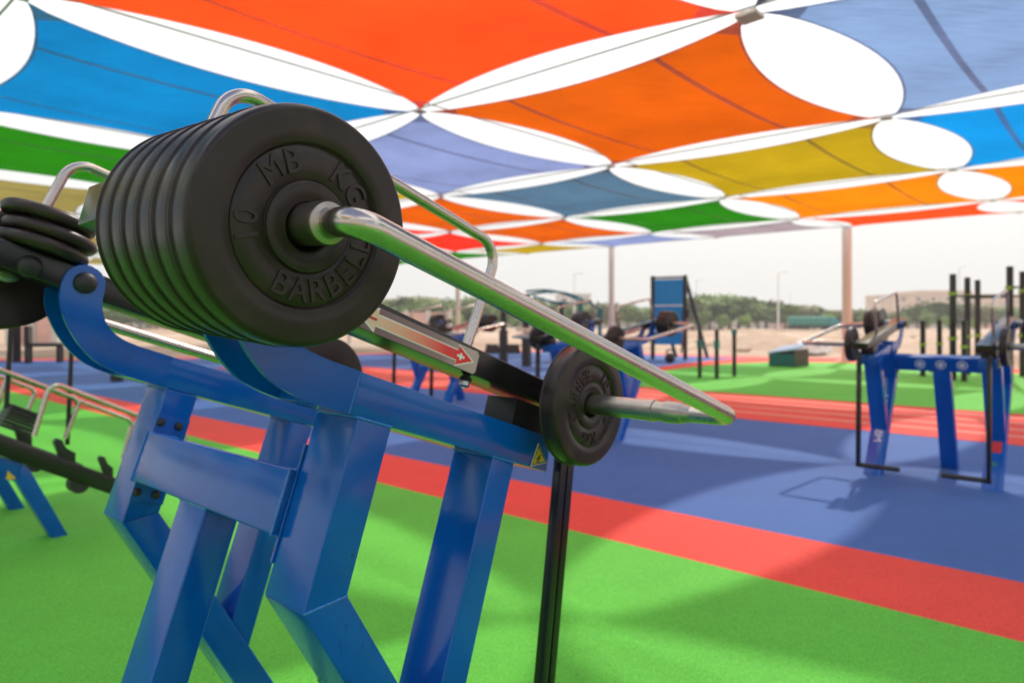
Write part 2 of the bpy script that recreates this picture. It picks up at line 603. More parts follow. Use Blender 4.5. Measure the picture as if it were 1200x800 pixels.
def side_frame(mirror):
    a0, a1 = A1, A1 + LW
    bm = bmesh.new()
    uwprism(bm, [(0.700, 0.0765), (1.240, 0.0765), (1.230, 0.150), (0.700, 0.150)], a0 + 0.001, a1 - 0.001, mirror)
    finish('rail', bm, M['blue'], machine)
    bm = bmesh.new()                                    # end cap of the rail tube behind the hook plates
    for q in (a0 - 0.001, a1 - 0.009):
        bmx = bmesh.new()
        uwprism(bmx, HOOK, q, q + 0.010, mirror, 0.0015, 1)
        finish('hook_plate', bmx, M['blue'], machine)
    bm.free()
    bm = bmesh.new()
    uwprism(bm, rect(0.628, 0.698, 0.078, 0.148), a0 + 0.0095, a1 - 0.0095, mirror, 0.001, 1)
    finish('rail_end_block', bm, M['blue'], machine)
    # front post down to its mitre
    bm = bmesh.new()
    uwprism(bm, [(0.717, 0.0755), (0.717, -0.237), (0.792, -0.204), (0.792, 0.0755)], a0 - 0.003, a1 + 0.003, mirror, 0.004, 3)
    finish('front_post', bm, M['blue'], machine)
    # slanting lower strut to the floor
    s, e = Vector((0.717, -0.237)), Vector((0.792, -0.204))
    def down(v):
        t = 0
        while (v + bdir * t).y > ground_w((v + bdir * t).x) + 0.004: t += 0.004
        q = v + bdir * t
        return (q.x, q.y)
    bm = bmesh.new()
    uwprism(bm, [tuple(s), down(s), down(e), tuple(e)], a0 - 0.0025, a1 + 0.0025, mirror, 0.004, 3)
    finish('lower_strut', bm, M['blue'], machine)
    # weld beads: mitre and post tops
    for pts in ([(0.7175, -0.2365), (0.7915, -0.2045)], [(0.718, 0.0760), (0.791, 0.0760)]):
        bm = bmesh.new()
        n = 14
        path = [P(pts[0][0] + (pts[1][0] - pts[0][0]) * i / n, pts[0][1] + (pts[1][1] - pts[0][1]) * i / n, a0 - 0.0022, mirror) for i in range(n + 1)]
        tube(bm, path, [0.0020 + 0.0006 * ((i * 7) % 3) for i in range(n + 1)], 8)
        finish('weld_bead', bm, M['weld'], machine)
    # rear leg standing on the strut
    bm = bmesh.new()
    def on(u):
        return e.y + (u - e.x) * bdir.y / bdir.x
    uwprism(bm, [(1.062, 0.0755), (1.062, on(1.062)), (1.130, on(1.130)), (1.130, 0.0755)], a0 + 0.0005, a1 - 0.0005, mirror, 0.004, 3)
    finish('rear_leg', bm, M['blue'], machine)
    # flange that carries the crossbar, with four bolts
    fa = a1 + 0.003
    bm = bmesh.new()
    uwprism(bm, rect(0.7135, 0.791, -0.186, 0.016), fa, fa + 0.006, mirror, 0.001, 1)
    fl = finish('crossbar_flange', bm, M['blue'], machine)
    for u in (0.724, 0.767):
        for w in (-0.004, -0.166):
            bolt('bolt', u, w, fa + 0.006, 0.0095, mirror, fl, out=1, dome=True)
    # rubber rest for the lever
    bm = bmesh.new()
    uwprism(bm, rect(1.110, 1.222, 0.1505, 0.208), a0 + 0.014, a1 - 0.014, mirror, 0.003, 2)
    finish('lever_rest', bm, M['black'], machine)
    # yellow warning triangle on the rail end
    an = a0 - 0.0006
    def tri(cu, cw, r, a):
        lo = [P(cu + r * math.cos(t), cw + r * math.sin(t), a, mirror) for t in (R(109), R(229), R(349))]
        hi = [P(cu + r * math.cos(t), cw + r * math.sin(t), a - 0.0007, mirror) for t in (R(109), R(229), R(349))]
        return lo, hi
    bm = bmesh.new(); prism(bm, *tri(1.2, 0.101, 0.0305, an))
    st = finish('warning_sticker', bm, M['white_print'], machine, False)
    bm = bmesh.new(); prism(bm, *tri(1.2, 0.101, 0.0275, an - 0.0008))
    finish('yellow_triangle', bm, M['yellow'], st, False)
    for rr, k in ((0.0275, 0),):
        bm = bmesh.new()
        o_ = [Vector((1.2 + 0.0273 * math.cos(t), 0.101 + 0.0273 * math.sin(t))) for t in (R(109), R(229), R(349))]
        i_ = [Vector((1.2 + 0.0225 * math.cos(t), 0.101 + 0.0225 * math.sin(t))) for t in (R(109), R(229), R(349))]
        for j in range(3):
            bm.faces.new([bm.verts.new(P(v.x, v.y, an - 0.0017, mirror)) for v in (o_[j], o_[(j + 1) % 3], i_[(j + 1) % 3], i_[j])])
        finish('triangle_border', bm, M['black'], st, False)
    bm = bmesh.new()                                    # pinched-hand pictogram, reduced to its dark strokes
    for (x0, y0, x1, y1, w) in ((-.008, -.004, .006, .003, .005), (-.004, .006, .003, -.008, .003), (-.009, -.009, .009, -.009, .0025), (.001, .003, .004, .010, .003)):
        d = Vector((x1 - x0, y1 - y0)).normalized(); nn = Vector((-d.y, d.x)) * w / 2
        q = [Vector((x0, y0)) + nn, Vector((x1, y1)) + nn, Vector((x1, y1)) - nn, Vector((x0, y0)) - nn]
        bm.faces.new([bm.verts.new(P(1.2 + v.x * 0.85, 0.099 + v.y * 0.85, an - 0.0019, mirror)) for v in q])
    finish('pictogram', bm, M['black'], st, False)

for mir in (False, True):
    side_frame(mir)
bm = bmesh.new()
uwprism(bm, rect(0.702, 0.775, -0.142, -0.031), A1 + LW + 0.0095, 2 * A0 - A1 - LW - 0.0095, False, 0.004, 3)
crossbar = finish('crossbar', bm, M['blue'], machine)
bm = bmesh.new()
uwprism(bm, [(0.706, -0.1425), (0.706, ground_w(0.706) + 0.003), (0.779, ground_w(0.779) + 0.003), (0.779, -0.1425)], A0 - LW / 2, A0 + LW / 2, False, 0.004, 3)
finish('centre_leg', bm, M['blue'], machine)

def bead(pts, r=0.0022):
    bm = bmesh.new()
    path = []
    for p, q in zip(pts, pts[1:]):
        m_ = max(2, int((q - p).length / 0.006))
        path += [p.lerp(q, i / m_) for i in range(m_)]
    path.append(pts[-1])
    tube(bm, path, [r * (1 + 0.35 * math.sin(i * 1.9) * math.sin(i * 0.7)) for i in range(len(path))], 8)
    return finish('weld_bead', bm, M['weld'], machine)
aa, ab = A0 - LW / 2, A0 + LW / 2
bead([P(0.7055, -0.1425, ab), P(0.7055, -0.1425, aa), P(0.7795, -0.1425, aa)])
for fa_ in (A1 + LW + 0.010, 2 * A0 - A1 - LW - 0.010):
    bead([P(0.775, -0.031, fa_), P(0.7015, -0.031, fa_), P(0.7015, -0.142, fa_), P(0.775, -0.142, fa_)], 0.0026)
for mir in (False, True):
    bead([P(0.7005, 0.0775, A1 - 0.0005, mir), P(0.7005, 0.149, A1 - 0.0005, mir)], 0.0014)
    bead([P(1.0615, 0.0762, A1 + LW, mir), P(1.0615, 0.0762, A1 - 0.0005, mir), P(1.1305, 0.0762, A1 - 0.0005, mir)], 0.0020)
    bead([P(0.7165, 0.0762, A1 + LW, mir), P(0.7165, 0.0762, A1 - 0.003, mir)], 0.0022)
# ----- levers
def sleeve1_W(A): return 0.249 - (0.943 - A) * 0.066
SL1U, SL2U = 0.361, 1.224
def ltop(u): return 0.2685 - 0.010 * (u - 0.7)
def lbot(u): return 0.2185 - 0.010 * (u - 0.7)

def arrow_poly(pts):
    return pts
def make_lever(mirror):
    a0, a1 = A1 + 0.0095, A1 + LW - 0.0095
    bm = bmesh.new()
    u0, u1 = 0.262, 1.365
    uwprism(bm, [(u0, lbot(u0) + 0.004), (u1, lbot(u1)), (u1, ltop(u1)), (u0 - 0.004, ltop(u0) + 0.011)], a0, a1, mirror, 0.004, 3)
    lv = finish('lever', bm, M['black_gloss'], machine)
    # pivot bolt through the hook plates
    for o in (-1, 1):
        bolt('pivot_bolt', 0.473, 0.2485, A1 - 0.001 if o < 0 else A1 + LW + 0.001, 0.0235, mirror, lv, out=o)
    bolt('axle_cap', SL1U + 0.006, 0.2455, a1 + 0.001, 0.0235, mirror, lv, out=1)
    # sleeve one
    def axis1(A): return P(SL1U, sleeve1_W(A), A, mirror)
    bm = bmesh.new()
    prof = [(1.0, .026), (0.955, .026), (0.953, .034), (0.946, .034), (0.944, .0230), (0.6345, .0230), (0.6315, .0218), (0.6300, .0165), (0.627, .0150)]
    tube(bm, [axis1(a) for a, r in prof], [r * K for a, r in prof], 40)
    finish('weight_sleeve', bm, M['satin'], lv)
    # sleeve two
    def axis2(A): return P(SL2U + (0.924 - A) * 0.03, 0.231, A, mirror)
    bm = bmesh.new()
    prof = [(1.0, .027), (0.985, .027), (0.984, .021), (0.752, .021), (0.751, .0222), (0.746, .0222), (0.745, .0195), (0.722, .0195), (0.721, .0215), (0.690, .0205), (0.686, .0200), (0.684, .0175), (0.660, .0150)]
    tube(bm, [axis2(a) for a, r in prof], [r * K for a, r in prof], 40)
    finish('weight_sleeve', bm, M['satin'], lv)
    # guard tube joining the two sleeve ends
    pts = [P(SL1U, sleeve1_W(0.634), 0.634, mirror), P(SL1U + 0.0, 0.2265, 0.583, mirror), P(1.226, 0.2310, 0.583, mirror), axis2(0.672)]
    path = fillet(pts[:3], 0.085 * K, 14)[:-1] + fillet([pts[1], pts[2], pts[3]], 0.034, 14)[1:]
    full = []
    for a, b in zip(path, path[1:]):
        n = max(1, int((b - a).length / 0.03))
        full += [a.lerp(b, i / n) for i in range(n)]
    full.append(path[-1])
    bm = bmesh.new()
    tube(bm, full, 0.0153 * K, 40)
    finish('guard_tube', bm, M['steel'], lv)
    # lifting handle on top of the lever
    ac = A1 + 0.06
    hp = fillet([P(0.352, ltop(.35) - 0.002, ac, mirror), P(0.376, 0.508, ac, mirror), P(1.000, 0.506, ac, mirror), P(0.975, ltop(.97) - 0.002, ac, mirror)], 0.05 * K, 12)
    bm = bmesh.new()
    tube(bm, hp, 0.0108 * K, 24)
    finish('handle', bm, M['steel'], lv)
    # hanging drawbar of two close channels with a short grip at its foot
    bm = bmesh.new()
    top_, bot = (1.322, 0.190), (1.470, -0.620)
    dr = Vector((bot[0] - top_[0], bot[1] - top_[1])).normalized()
    nn = Vector((-dr.y, dr.x))
    for off in (-0.0135, 0.0135):
        c = [(top_[0] + nn.x * (off + s), top_[1] + nn.y * (off + s)) for s in (-0.011, 0.011)]
        d = [(bot[0] + nn.x * (off + s), bot[1] + nn.y * (off + s)) for s in (0.011, -0.011)]
        uwprism(bm, c + d, a0 + 0.012, a0 + 0.036, mirror, 0.003, 2)
    db = finish('drawbar', bm, M['black_gloss'], lv)
    bm = bmesh.new()
    uwprism(bm, [(top_[0] - .012, top_[1]), (bot[0] - .010, bot[1]), (bot[0] + .010, bot[1]), (top_[0] + .012, top_[1])], a0 + 0.018, a0 + 0.030, mirror, 0.0, 1)
    finish('channel_web', bm, M['black'], db)
    bm = bmesh.new()
    tube(bm, [P(bot[0], bot[1], a0 + 0.010, mirror), P(bot[0], bot[1], a1 + 0.20, mirror)], 0.017 * K, 20)
    finish('grip', bm, M['black_plastic'], db)
    # buffer bolt below the lever
    bm = bmesh.new()
    c = P(0.972, lbot(.97), A1 + 0.035, mirror)
    dn = (P(0, -1, 0) - P(0, 0, 0)).normalized()
    q = Matrix.Translation(c) @ dn.to_track_quat('Z', 'Y').to_matrix().to_4x4()
    lathe(bm, [(0, -0.002), (.009, -0.002), (.009, .002), (.013, .003), (.0145, .008), (.012, .012), (.009, .013)], 20, q)
    bf = finish('buffer', bm, M['black_plastic'], lv)
    bm = bmesh.new()
    lathe(bm, [(.009, .012), (.0115, .013), (.012, .022), (.009, .025), (.0045, .026), (.0045, .030), (0, .031)], 6, q)
    finish('buffer_nut', bm, M['steel'], bf)
    # direction sticker on the outer face of the lever
    mid = lambda u: (ltop(u) + lbot(u)) / 2
    an = a0 - 0.0004
    def flat(name, poly, lift, mat, parent):
        bmf = bmesh.new()
        a = an - lift
        prism(bmf, [P(u, mid(u) + w, a, mirror) for u, w in poly], [P(u, mid(u) + w, a - 0.0003, mirror) for u, w in poly])
        return finish(name, bmf, mat, parent, False)
    s0, s1 = 0.640, 0.968
    bg = [(s0, -.0225), (s1 - .006, -.0225), (s1, -.017), (s1, .017), (s1 - .006, .0225), (s0, .0225)]
    st = flat('arrow_sticker', bg, 0, STICK_BG, lv)
    def arrow(x0, x1, hw, hl, head):
        return [(x0, 0), (x0 + hl, -head), (x0 + hl, -hw), (x1 - hl, -hw), (x1 - hl, -head), (x1, 0), (x1 - hl, head), (x1 - hl, hw), (x0 + hl, hw), (x0 + hl, head)]
    flat('arrow_outline', arrow(.663, .958, .0112, .048, .0222), .0004, M['white_print'], st)
    flat('arrow', arrow(.669, .9525, .0092, .042, .0188), .0008, STICK_ARROW, st)
    flat('plus_sign', [(.920 + x, y) for x, y in ((-.010, -.0022), (-.0025, -.0022), (-.0025, -.0065), (.0025, -.0065), (.0025, -.0022), (.010, -.0022), (.010, .0022), (.0025, .0022), (.0025, .0065), (-.0025, .0065), (-.0025, .0022), (-.010, .0022))], .0012, M['white_print'], st)
    flat('minus_sign', [(.690, -.002), (.710, -.002), (.710, .0025), (.690, .0025)], .0012, M['red_print'], st)
    return lv

def sticker_mats():
    m, n, l, b = nodes('arrow_gradient_print')
    v = n.new('ShaderNodeTexCoord')
    sp = n.new('ShaderNodeSeparateXYZ')
    l.new(v.outputs['Object'], sp.inputs[0])
    mr = n.new('ShaderNodeMapRange')
    x0 = P(.669, .24, 1).x; x1 = P(.95, .24, 1).x
    mr.inputs['From Min'].default_value = x0
    mr.inputs['From Max'].default_value = x1
    l.new(sp.outputs['X'], mr.inputs['Value'])
    l.new(ramp(n, l, mr.outputs[0], [(0.0, (0.92, 0.66, 0.52)), (0.35, (0.92, 0.42, 0.28)), (0.75, (0.92, 0.05, 0.035)), (1.0, (0.88, 0.012, 0.02))]), b.inputs['Base Color'])
    b.inputs['Roughness'].default_value = 0.3
    m2, n, l, b2 = nodes('mauve_sticker_film')
    v = n.new('ShaderNodeTexCoord')
    sp = n.new('ShaderNodeSeparateXYZ')
    l.new(v.outputs['Object'], sp.inputs[0])
    mr = n.new('ShaderNodeMapRange')
    mr.inputs['From Min'].default_value = x0
    mr.inputs['From Max'].default_value = x1
    l.new(sp.outputs['X'], mr.inputs['Value'])
    l.new(ramp(n, l, mr.outputs[0], [(0.0, (0.20, 0.095, 0.115)), (0.7, (0.33, 0.19, 0.20)), (1.0, (0.56, 0.40, 0.38))]), b2.inputs['Base Color'])
    b2.inputs['Roughness'].default_value = 0.25
    return m, m2
STICK_ARROW, STICK_BG = sticker_mats()
for mir in (False, True):
    make_lever(mir)

# ---------------------------------------------------------------- weight plates
RP = 0.1295 * K
TP = 0.0435 * K
def plate_mesh():
    bm = bmesh.new()
    r, t = RP, TP
    f = t                                     # front face height
    prof = [(0.0262 * K, 0.002)]
    prof += [(0.0262 * K, f - 0.004), (0.0285 * K, f - 0.0015)]
    prof += [(0.362 * r, f - 0.0015), (0.372 * r, f - 0.0022), (0.376 * r, f - 0.0050), (0.384 * r, f - 0.0058), (0.394 * r, f - 0.0046)]
    prof += [(0.655 * r, f - 0.0038), (0.664 * r, f - 0.0052), (0.672 * r, f - 0.0046), (0.679 * r, f - 0.0010), (0.686 * r, f)]
    prof += [(0.80 * r, f - 0.0004), (0.935 * r, f - 0.0016)]
    for i in range(1, 10):
        a = math.pi / 2 * i / 9
        prof.append((0.935 * r + 0.058 * r * math.sin(a), f - 0.0016 - (0.0115) * (1 - math.cos(a))))
    prof += [(0.998 * r, 0.0270), (0.994 * r, 0.0130), (0.989 * r, 0.0072), (0.991 * r, 0.0064), (1.006 * r, 0.0056), (1.009 * r, 0.0044), (1.008 * r, 0.0030)]
    for i in range(1, 5):
        a = math.pi / 2 * i / 4
        prof.append((1.000 * r - 0.006 * (1 - math.cos(a)), 0.0024 - 0.0024 * math.sin(a)))
    prof += [(0.84 * r, 0.0), (0.032 * K, 0.0), (0.0262 * K, 0.002)]
    lathe(bm, prof, 128)
    bmesh.ops.remove_doubles(bm, verts=bm.verts, dist=1e-6)
    bmesh.ops.recalc_face_normals(bm, faces=bm.faces)
    for fc in bm.faces: fc.smooth = True
    for e in bm.edges:
        if len(e.link_faces) == 2 and e.calc_face_angle(0) > R(50): e.smooth = False
    me = bpy.data.meshes.new('weight_plate')
    bm.to_mesh(me); bm.free()
    me.materials.append(M['rubber'])
    return me
PLATE = plate_mesh()
def lettering_mesh():
    bm = bmesh.new()
    cache = {}
    def put(ch, ang, inward, rad=0.530, size=0.225):
        key = (ch, size)
        if key not in cache: cache[key] = letter_mesh(ch, RP * size * 1.25, 0.0017, 0.0005, 0.92, 0.0)
        th = R(ang)
        rot = Matrix.Rotation(th + (math.pi / 2 if inward else -math.pi / 2), 4, 'Z')
        m = Matrix.Translation((RP * rad * math.cos(th), RP * rad * math.sin(th), TP - 0.0040)) @ rot
        me = cache[key].copy()
        me.transform(m)
        bm.from_mesh(me)
        bpy.data.meshes.remove(me)
    for ch, a in zip('MB', (129, 108)): put(ch, a, False)
    for ch, a in zip('KG', (58, 36)): put(ch, a, False)
    for ch, a in zip('10', (192, 176)): put(ch, a, False)
    for ch, a in zip('BARBELL', (243.5, 262, 280, 298, 315, 332, 348)): put(ch, a, True)
    for f in bm.faces: f.smooth = False
    me = bpy.data.meshes.new('raised_lettering')
    bm.to_mesh(me); bm.free()
    me.materials.append(M['rubber'])
    return me
LETTERS = lettering_mesh()
def disc_mesh():
    bm = bmesh.new()
    r, t = 0.093 * K, 0.028 * K
    prof = [(0.014 * K, 0), (r * .8, 0)]
    prof += [(r - t / 2 + t / 2 * math.sin(a), t / 2 - t / 2 * math.cos(a)) for a in [math.pi * i / 10 for i in range(0, 11)]]
    prof += [(r * .8, t), (0.014 * K, t), (0.014 * K, 0)]
    lathe(bm, prof, 48)
    bmesh.ops.remove_doubles(bm, verts=bm.verts, dist=1e-6)
    bmesh.ops.recalc_face_normals(bm, faces=bm.faces)
    for fc in bm.faces: fc.smooth = True
    me = bpy.data.meshes.new('weight_disc')
    bm.to_mesh(me); bm.free()
    me.materials.append(M['rubber'])
    return me
DISC = disc_mesh()

bpy.context.view_layer.update()
def frame_on(mach, origin_local, axis_local, spin=0.0, up_local=Vector((0, 0, 1))):
    """world matrix whose Z is the axis and Y is up"""
    z = axis_local.normalized()
    x = up_local.cross(z).normalized()
    y = z.cross(x)
    m = Matrix((x, y, z)).transposed().to_4x4()
    m = Matrix.Translation(origin_local) @ m @ Matrix.Rotation(spin, 4, 'Z')
    base = Matrix.Translation(mach.location) @ Matrix.Rotation(mach.rotation_euler.z, 4, 'Z')
    return base @ m

def flatter(deg):
    p = P(1.21, 0.12, A0)
    return Matrix.Translation(p) @ Matrix.Rotation(R(deg), 4, 'Y') @ Matrix.Translation(-p)

def place_plate(mach, sleeve, A_back, mirror, label, group, spin=0.0, letters=False, name='weight_plate', extra=None):
    if sleeve == 1:
        f = lambda A: P(SL1U, sleeve1_W(A), A, mirror)
    else:
        f = lambda A: P(SL2U + (0.924 - A) * 0.03, 0.231, A, mirror)
    o_, o2 = f(A_back), f(A_back - 0.1)
    ob = link(name, PLATE)
    # plates hang on the sleeve with the play of their hole
    wm = frame_on(mach, o_ + Vector((0, 0, -0.0032)), o2 - o_, spin)
    if extra is not None:
        base = Matrix.Translation(mach.location) @ Matrix.Rotation(mach.rotation_euler.z, 4, 'Z')
        wm = base @ extra @ base.inverted() @ wm
    ob.matrix_world = wm
    tag(ob, label, 'weight plate', group)
    if letters:
        le = link('lettering', LETTERS, parent=ob)
    return ob

ordn = ['first', 'second', 'third', 'fourth', 'fifth', 'sixth']
pitch = 0.0441
for k in range(6):
    lab = ['outermost big black rubber plate of the foreground stack, lettered MB BARBELL KG 10',
           'second big black rubber plate from the front of the foreground stack',
           'third big black rubber plate from the front of the foreground stack',
           'fourth big black plate of the foreground stack, third from its back',
           'second from the back in the foreground stack of big black plates',
           'rearmost plate of the foreground stack, touching the black lever'][k]
    place_plate(machine, 1, 0.668 + (k + 1) * pitch - 0.001 * k, False, lab, 'big black plates on the foreground sleeve', spin=R([0, 70, 200, 130, 310, 20][k]), letters=(k == 0))
place_plate(machine, 2, 0.938, False, 'single black plate at the low end of the foreground lever, under the bent steel tube', 'single plates on lever ends', spin=R(-142), letters=True)
for k in range(3):
    place_plate(machine, 1, 0.943 - k * pitch, True, ['black plate nearest the lever at the left edge, behind the blue hook bracket', 'middle black plate behind the far lever at the left edge', 'outermost black plate behind the far lever at the left edge'][k], 'black plates on the far sleeve of the foreground machine', spin=R(50 * k))
place_plate(machine, 2, 0.966, True, 'black plate just showing between the big stack and the near blue rail', 'single plates on lever ends')

def place_disc(mach, k, mirror, label, group, u=0.385, w0=0.282):
    u_ = u + 0.008 * math.sin(k * 2.1)
    o_ = P(u_, w0 + k * 0.033, A1 + 0.06, mirror)
    ax = P(0, 1, 0) - P(0, 0, 0)
    tilt = Vector((0.03 * math.sin(k * 3), 0.02 * math.cos(k * 2), 0))
    ob = link('weight_disc', DISC)
    ob.matrix_world = frame_on(mach, o_, ax.normalized() + tilt, 0, Vector((1, 0, 0)))
    tag(ob, label, 'weight disc', group)
for k in range(3):
    place_disc(machine, k, True, ['lowest small black disc on the handle at the left edge', 'middle small black disc on the handle at the left edge', 'top small black disc on the handle at the left edge'][k], 'small discs threaded on the left handle')

# ----- the same machine standing further off, turned half round
FLAT = 10.0
def machine_copy(loc, rz, label, where, nplates, printed=False):
    m = copy_tree(machine)
    m.location = loc
    m.rotation_euler = (0, 0, rz)
    m['label'] = label
    ex = flatter(-FLAT)
    for ch in m.children:
        if ch.name.split('.')[0] in ('lever', 'hook_plate', 'rail', 'rail_end_block', 'lever_rest', 'warning_sticker'):
            ch.matrix_local = ex
    g = 'black plates on the blue machine ' + where
    for mir, side in ((False, 'left-hand'), (True, 'right-hand')):
        for k in range(nplates):
            place_plate(m, 1, 0.943 - k * pitch, mir, f'{ordn[k]} plate from the lever, {side} stack, blue machine {where}', g, spin=k, extra=ex)
        place_plate(m, 2, 0.966, mir, f'lone plate on the low {side} sleeve, blue machine {where}', g, extra=ex)
    return m
MC = Vector((3.60, 6.03, 0))
m_right = machine_copy(tuple(MC), ANG + math.pi, 'blue lever machine with white round badges, standing alone at the right on the blue floor', 'at the right', 3)
m_mid = machine_copy(tuple(MC + Ad * 3.45), ANG + math.pi, 'blue lever machine half hidden behind the bent steel tube, left of the blue climbing board', 'behind the steel tube', 3)
m_far = machine_copy(tuple(MC + Ad * 7.2 + Hd * 0.9), ANG + math.pi, 'blue lever machine seen small in the gap between the black lever and the blue rail', 'in the lever gap', 3)
m_right2 = None

# badges and lettering on the right machine's frame
def txt(mach, body, size, mat, origin, xdir, ydir, name='lettering'):
    me = letter_mesh(body, size, 0.0006, 0, 1.0)
    o = link(name, me, mat, parent=mach)
    x, y = Vector(xdir).normalized(), Vector(ydir).normalized()
    z = x.cross(y).normalized(); y = z.cross(x)
    o.matrix_local = Matrix.Translation(origin) @ Matrix((x, y, z)).transposed().to_4x4()
    return o
for k, a in enumerate((A0 - 0.14, A0, A0 + 0.14)):
    for r_, mt, dz in ((0.036, 'white', 0.0), (0.028, 'blue', 0.0012), (0.020, 'white', 0.0024)):
        bm = bmesh.new()
        c = P(0.7755, -0.086, a); nz = (P(1, 0, 0) - P(0, 0, 0)).normalized()
        q = Matrix.Translation(c + nz * dz) @ nz.to_track_quat('Z', 'Y').to_matrix().to_4x4()
        lathe(bm, [(0, 0), (r_ * K, 0), (r_ * K, 0.001), (0, 0.001)], 28, q)
        finish('round_badge', bm, M[mt], m_right)
down = Vector((bdir.x, bdir.y))
dn3 = (P(down.x, down.y, 0) - P(0, 0, 0)).normalized()
ax3 = (P(0, 0, 1) - P(0, 0, 0)).normalized()
for mir in (False, True):
    # the struts' upward faces look at the camera on this machine
    st = Vector((0.792, -0.204)) + bdir * 0.34 + Vector((-bdir.y, bdir.x)) * 0.0012
    cen = P(st.x, st.y, A1 + LW / 2, mir)
    if not mir:
        txt(m_right, 'MB BARBELL', 0.085, M['white_print'], cen, -dn3, ax3)
    else:
        txt(m_right, 'BARBELL', 0.075, M['white_print'], cen - dn3 * 0.10, -dn3, ax3)
        bm = bmesh.new(); bar(bm, cen + dn3 * 0.14, cen + dn3 * 0.24, 0.085, 0.003, 0)
        up_ = dn3.cross(ax3)
        bm.free(); bm = bmesh.new(); bar(bm, cen + dn3 * 0.13, cen + dn3 * 0.22, 0.085, 0.003, 0, up=up_)
        finish('red_emblem', bm, M['red_print'], m_right)
        bm = bmesh.new(); bar(bm, cen + dn3 * 0.30, cen + dn3 * 0.335, 0.05, 0.003, 0, up=up_)
        finish('teal_emblem', bm, M['teal'], m_right)

# ---------------------------------------------------------------- low blue lever machine at the left edge
lowm = empty('low_lever_machine', tuple(Hd * 1.0 + Ad * 5.35), ANG)
tag(lowm, 'low blue machine with black lever and ribbed block, cut by the left edge', 'exercise machine')
def L(s, z, A): return Vector((s - 1.0, A - 5.35, z))
def lprism(name, poly, a0, a1, mat, parent, bevel=0.004):
    bm = bmesh.new()
    prism(bm, [L(s, z, a0) for s, z in poly], [L(s, z, a1) for s, z in poly], bevel, 2)
    return finish(name, bm, mat, parent)
for a in (4.9, 5.83):
    lprism('leg', [(1.155, 0.475), (1.125, 0.375), (1.305, 0.004), (1.392, 0.004), (1.190, 0.440)], a, a + 0.1, M['blue'], lowm)
    lprism('rail', [(0.35, 0.86), (0.31, 0.79), (1.122, 0.378), (1.156, 0.474)], a + 0.002, a + 0.098, M['blue'], lowm)
    lprism('front_leg', [(0.42, 0.74), (0.38, 0.004), (0.48, 0.004), (0.52, 0.70)], a + 0.004, a + 0.096, M['blue'], lowm)
    st = lprism('warning_sticker', [(1.085, 0.445), (1.075, 0.395), (1.125, 0.392)], a - 0.002, a - 0.001, M['yellow'], lowm, 0)
for a in (4.88, 5.80):
    lprism('lever', [(0.2, 1.13), (0.2, 1.01), (1.74, 0.148), (1.74, 0.262)], a, a + 0.09, M['black_gloss'], lowm)
    lprism('lug', [(1.32, 0.58), (1.33, 0.60), (1.36, 0.585), (1.375, 0.53), (1.43, 0.50), (1.43, 0.42), (1.36, 0.44)], a + 0.01, a + 0.06, M['black'], lowm, 0.006)
    lprism('lug', [(1.56, 0.44), (1.57, 0.46), (1.595, 0.45), (1.605, 0.40), (1.64, 0.38), (1.64, 0.30), (1.60, 0.32)], a + 0.01, a + 0.06, M['black'], lowm, 0.006)
    bm = bmesh.new()
    q = Matrix.Translation(L(1.45, 0.305, a + 0.045)) @ Vector((0, 1, 0)).to_track_quat('Z', 'Y').to_matrix().to_4x4()
    lathe(bm, [(0, -.04), (.055, -.04), (.055, .04), (0, .04)], 24, q)
    finish('roller', bm, M['black_plastic'], lowm)
    bm = bmesh.new()
    tube(bm, fillet([L(0.62, 0.94, a + .04), L(0.70, 1.20, a + .04), L(1.46, 0.815, a + .04), L(1.38, 0.59, a + .04)], 0.05, 8), 0.0145, 16)
    finish('handle', bm, M['steel'], lowm)
    bm = bmesh.new()
    tube(bm, fillet([L(1.155, 0.66, a - .22), L(1.235, 0.955, a - .22), L(2.0, 0.57, a - .22), L(1.93, 0.30, a - .22)], 0.05, 8), 0.0145, 16)
    finish('guard_tube', bm, M['steel'], lowm)
for s, z0, z1, a in ((1.395, 0.55, 1.32, 4.93), (1.085, 0.80, 1.45, 4.93)):
    bm = bmesh.new()
    tube(bm, [L(s, z0, a), L(s + 0.03, z1, a)], 0.013, 12)
    finish('guide_rod', bm, M['black'], lowm)
tl = Vector((math.cos(R(-28)), math.sin(R(-28))))
nl = Vector((-tl.y, tl.x))
for k in range(6):
    c = Vector((1.105, 0.668)) + nl * (0.004 + k * 0.0225)
    p = [c - tl * 0.083, c + tl * 0.083, c + tl * 0.083 + nl * 0.021, c - tl * 0.083 + nl * 0.021]
    lprism('weight_block', [(v.x, v.y) for v in p], 4.83, 5.0, M['black_plastic'], lowm, 0.004)

# ---------------------------------------------------------------- shade canopy
HC = 4.08
CELL_H = Vector((2.17 + 1.22, 6.52 - 9.52, 0))           # step towards the right and nearer (dir 1)
CELL_V = Vector((1.82 + 1.22, 13.2 - 9.52, 0))           # step away to the right (dir 2)
N0 = Vector((-1.22, 9.52, 0))
e1 = -Ad * 4.55
e2 = Vector((3.0, 3.38, 0))
def ND(i, j):
    p = N0 + e1 * i + e2 * j
    return Vector((p.x, p.y, HC + (0.23 if j == 4 else 0.0)))

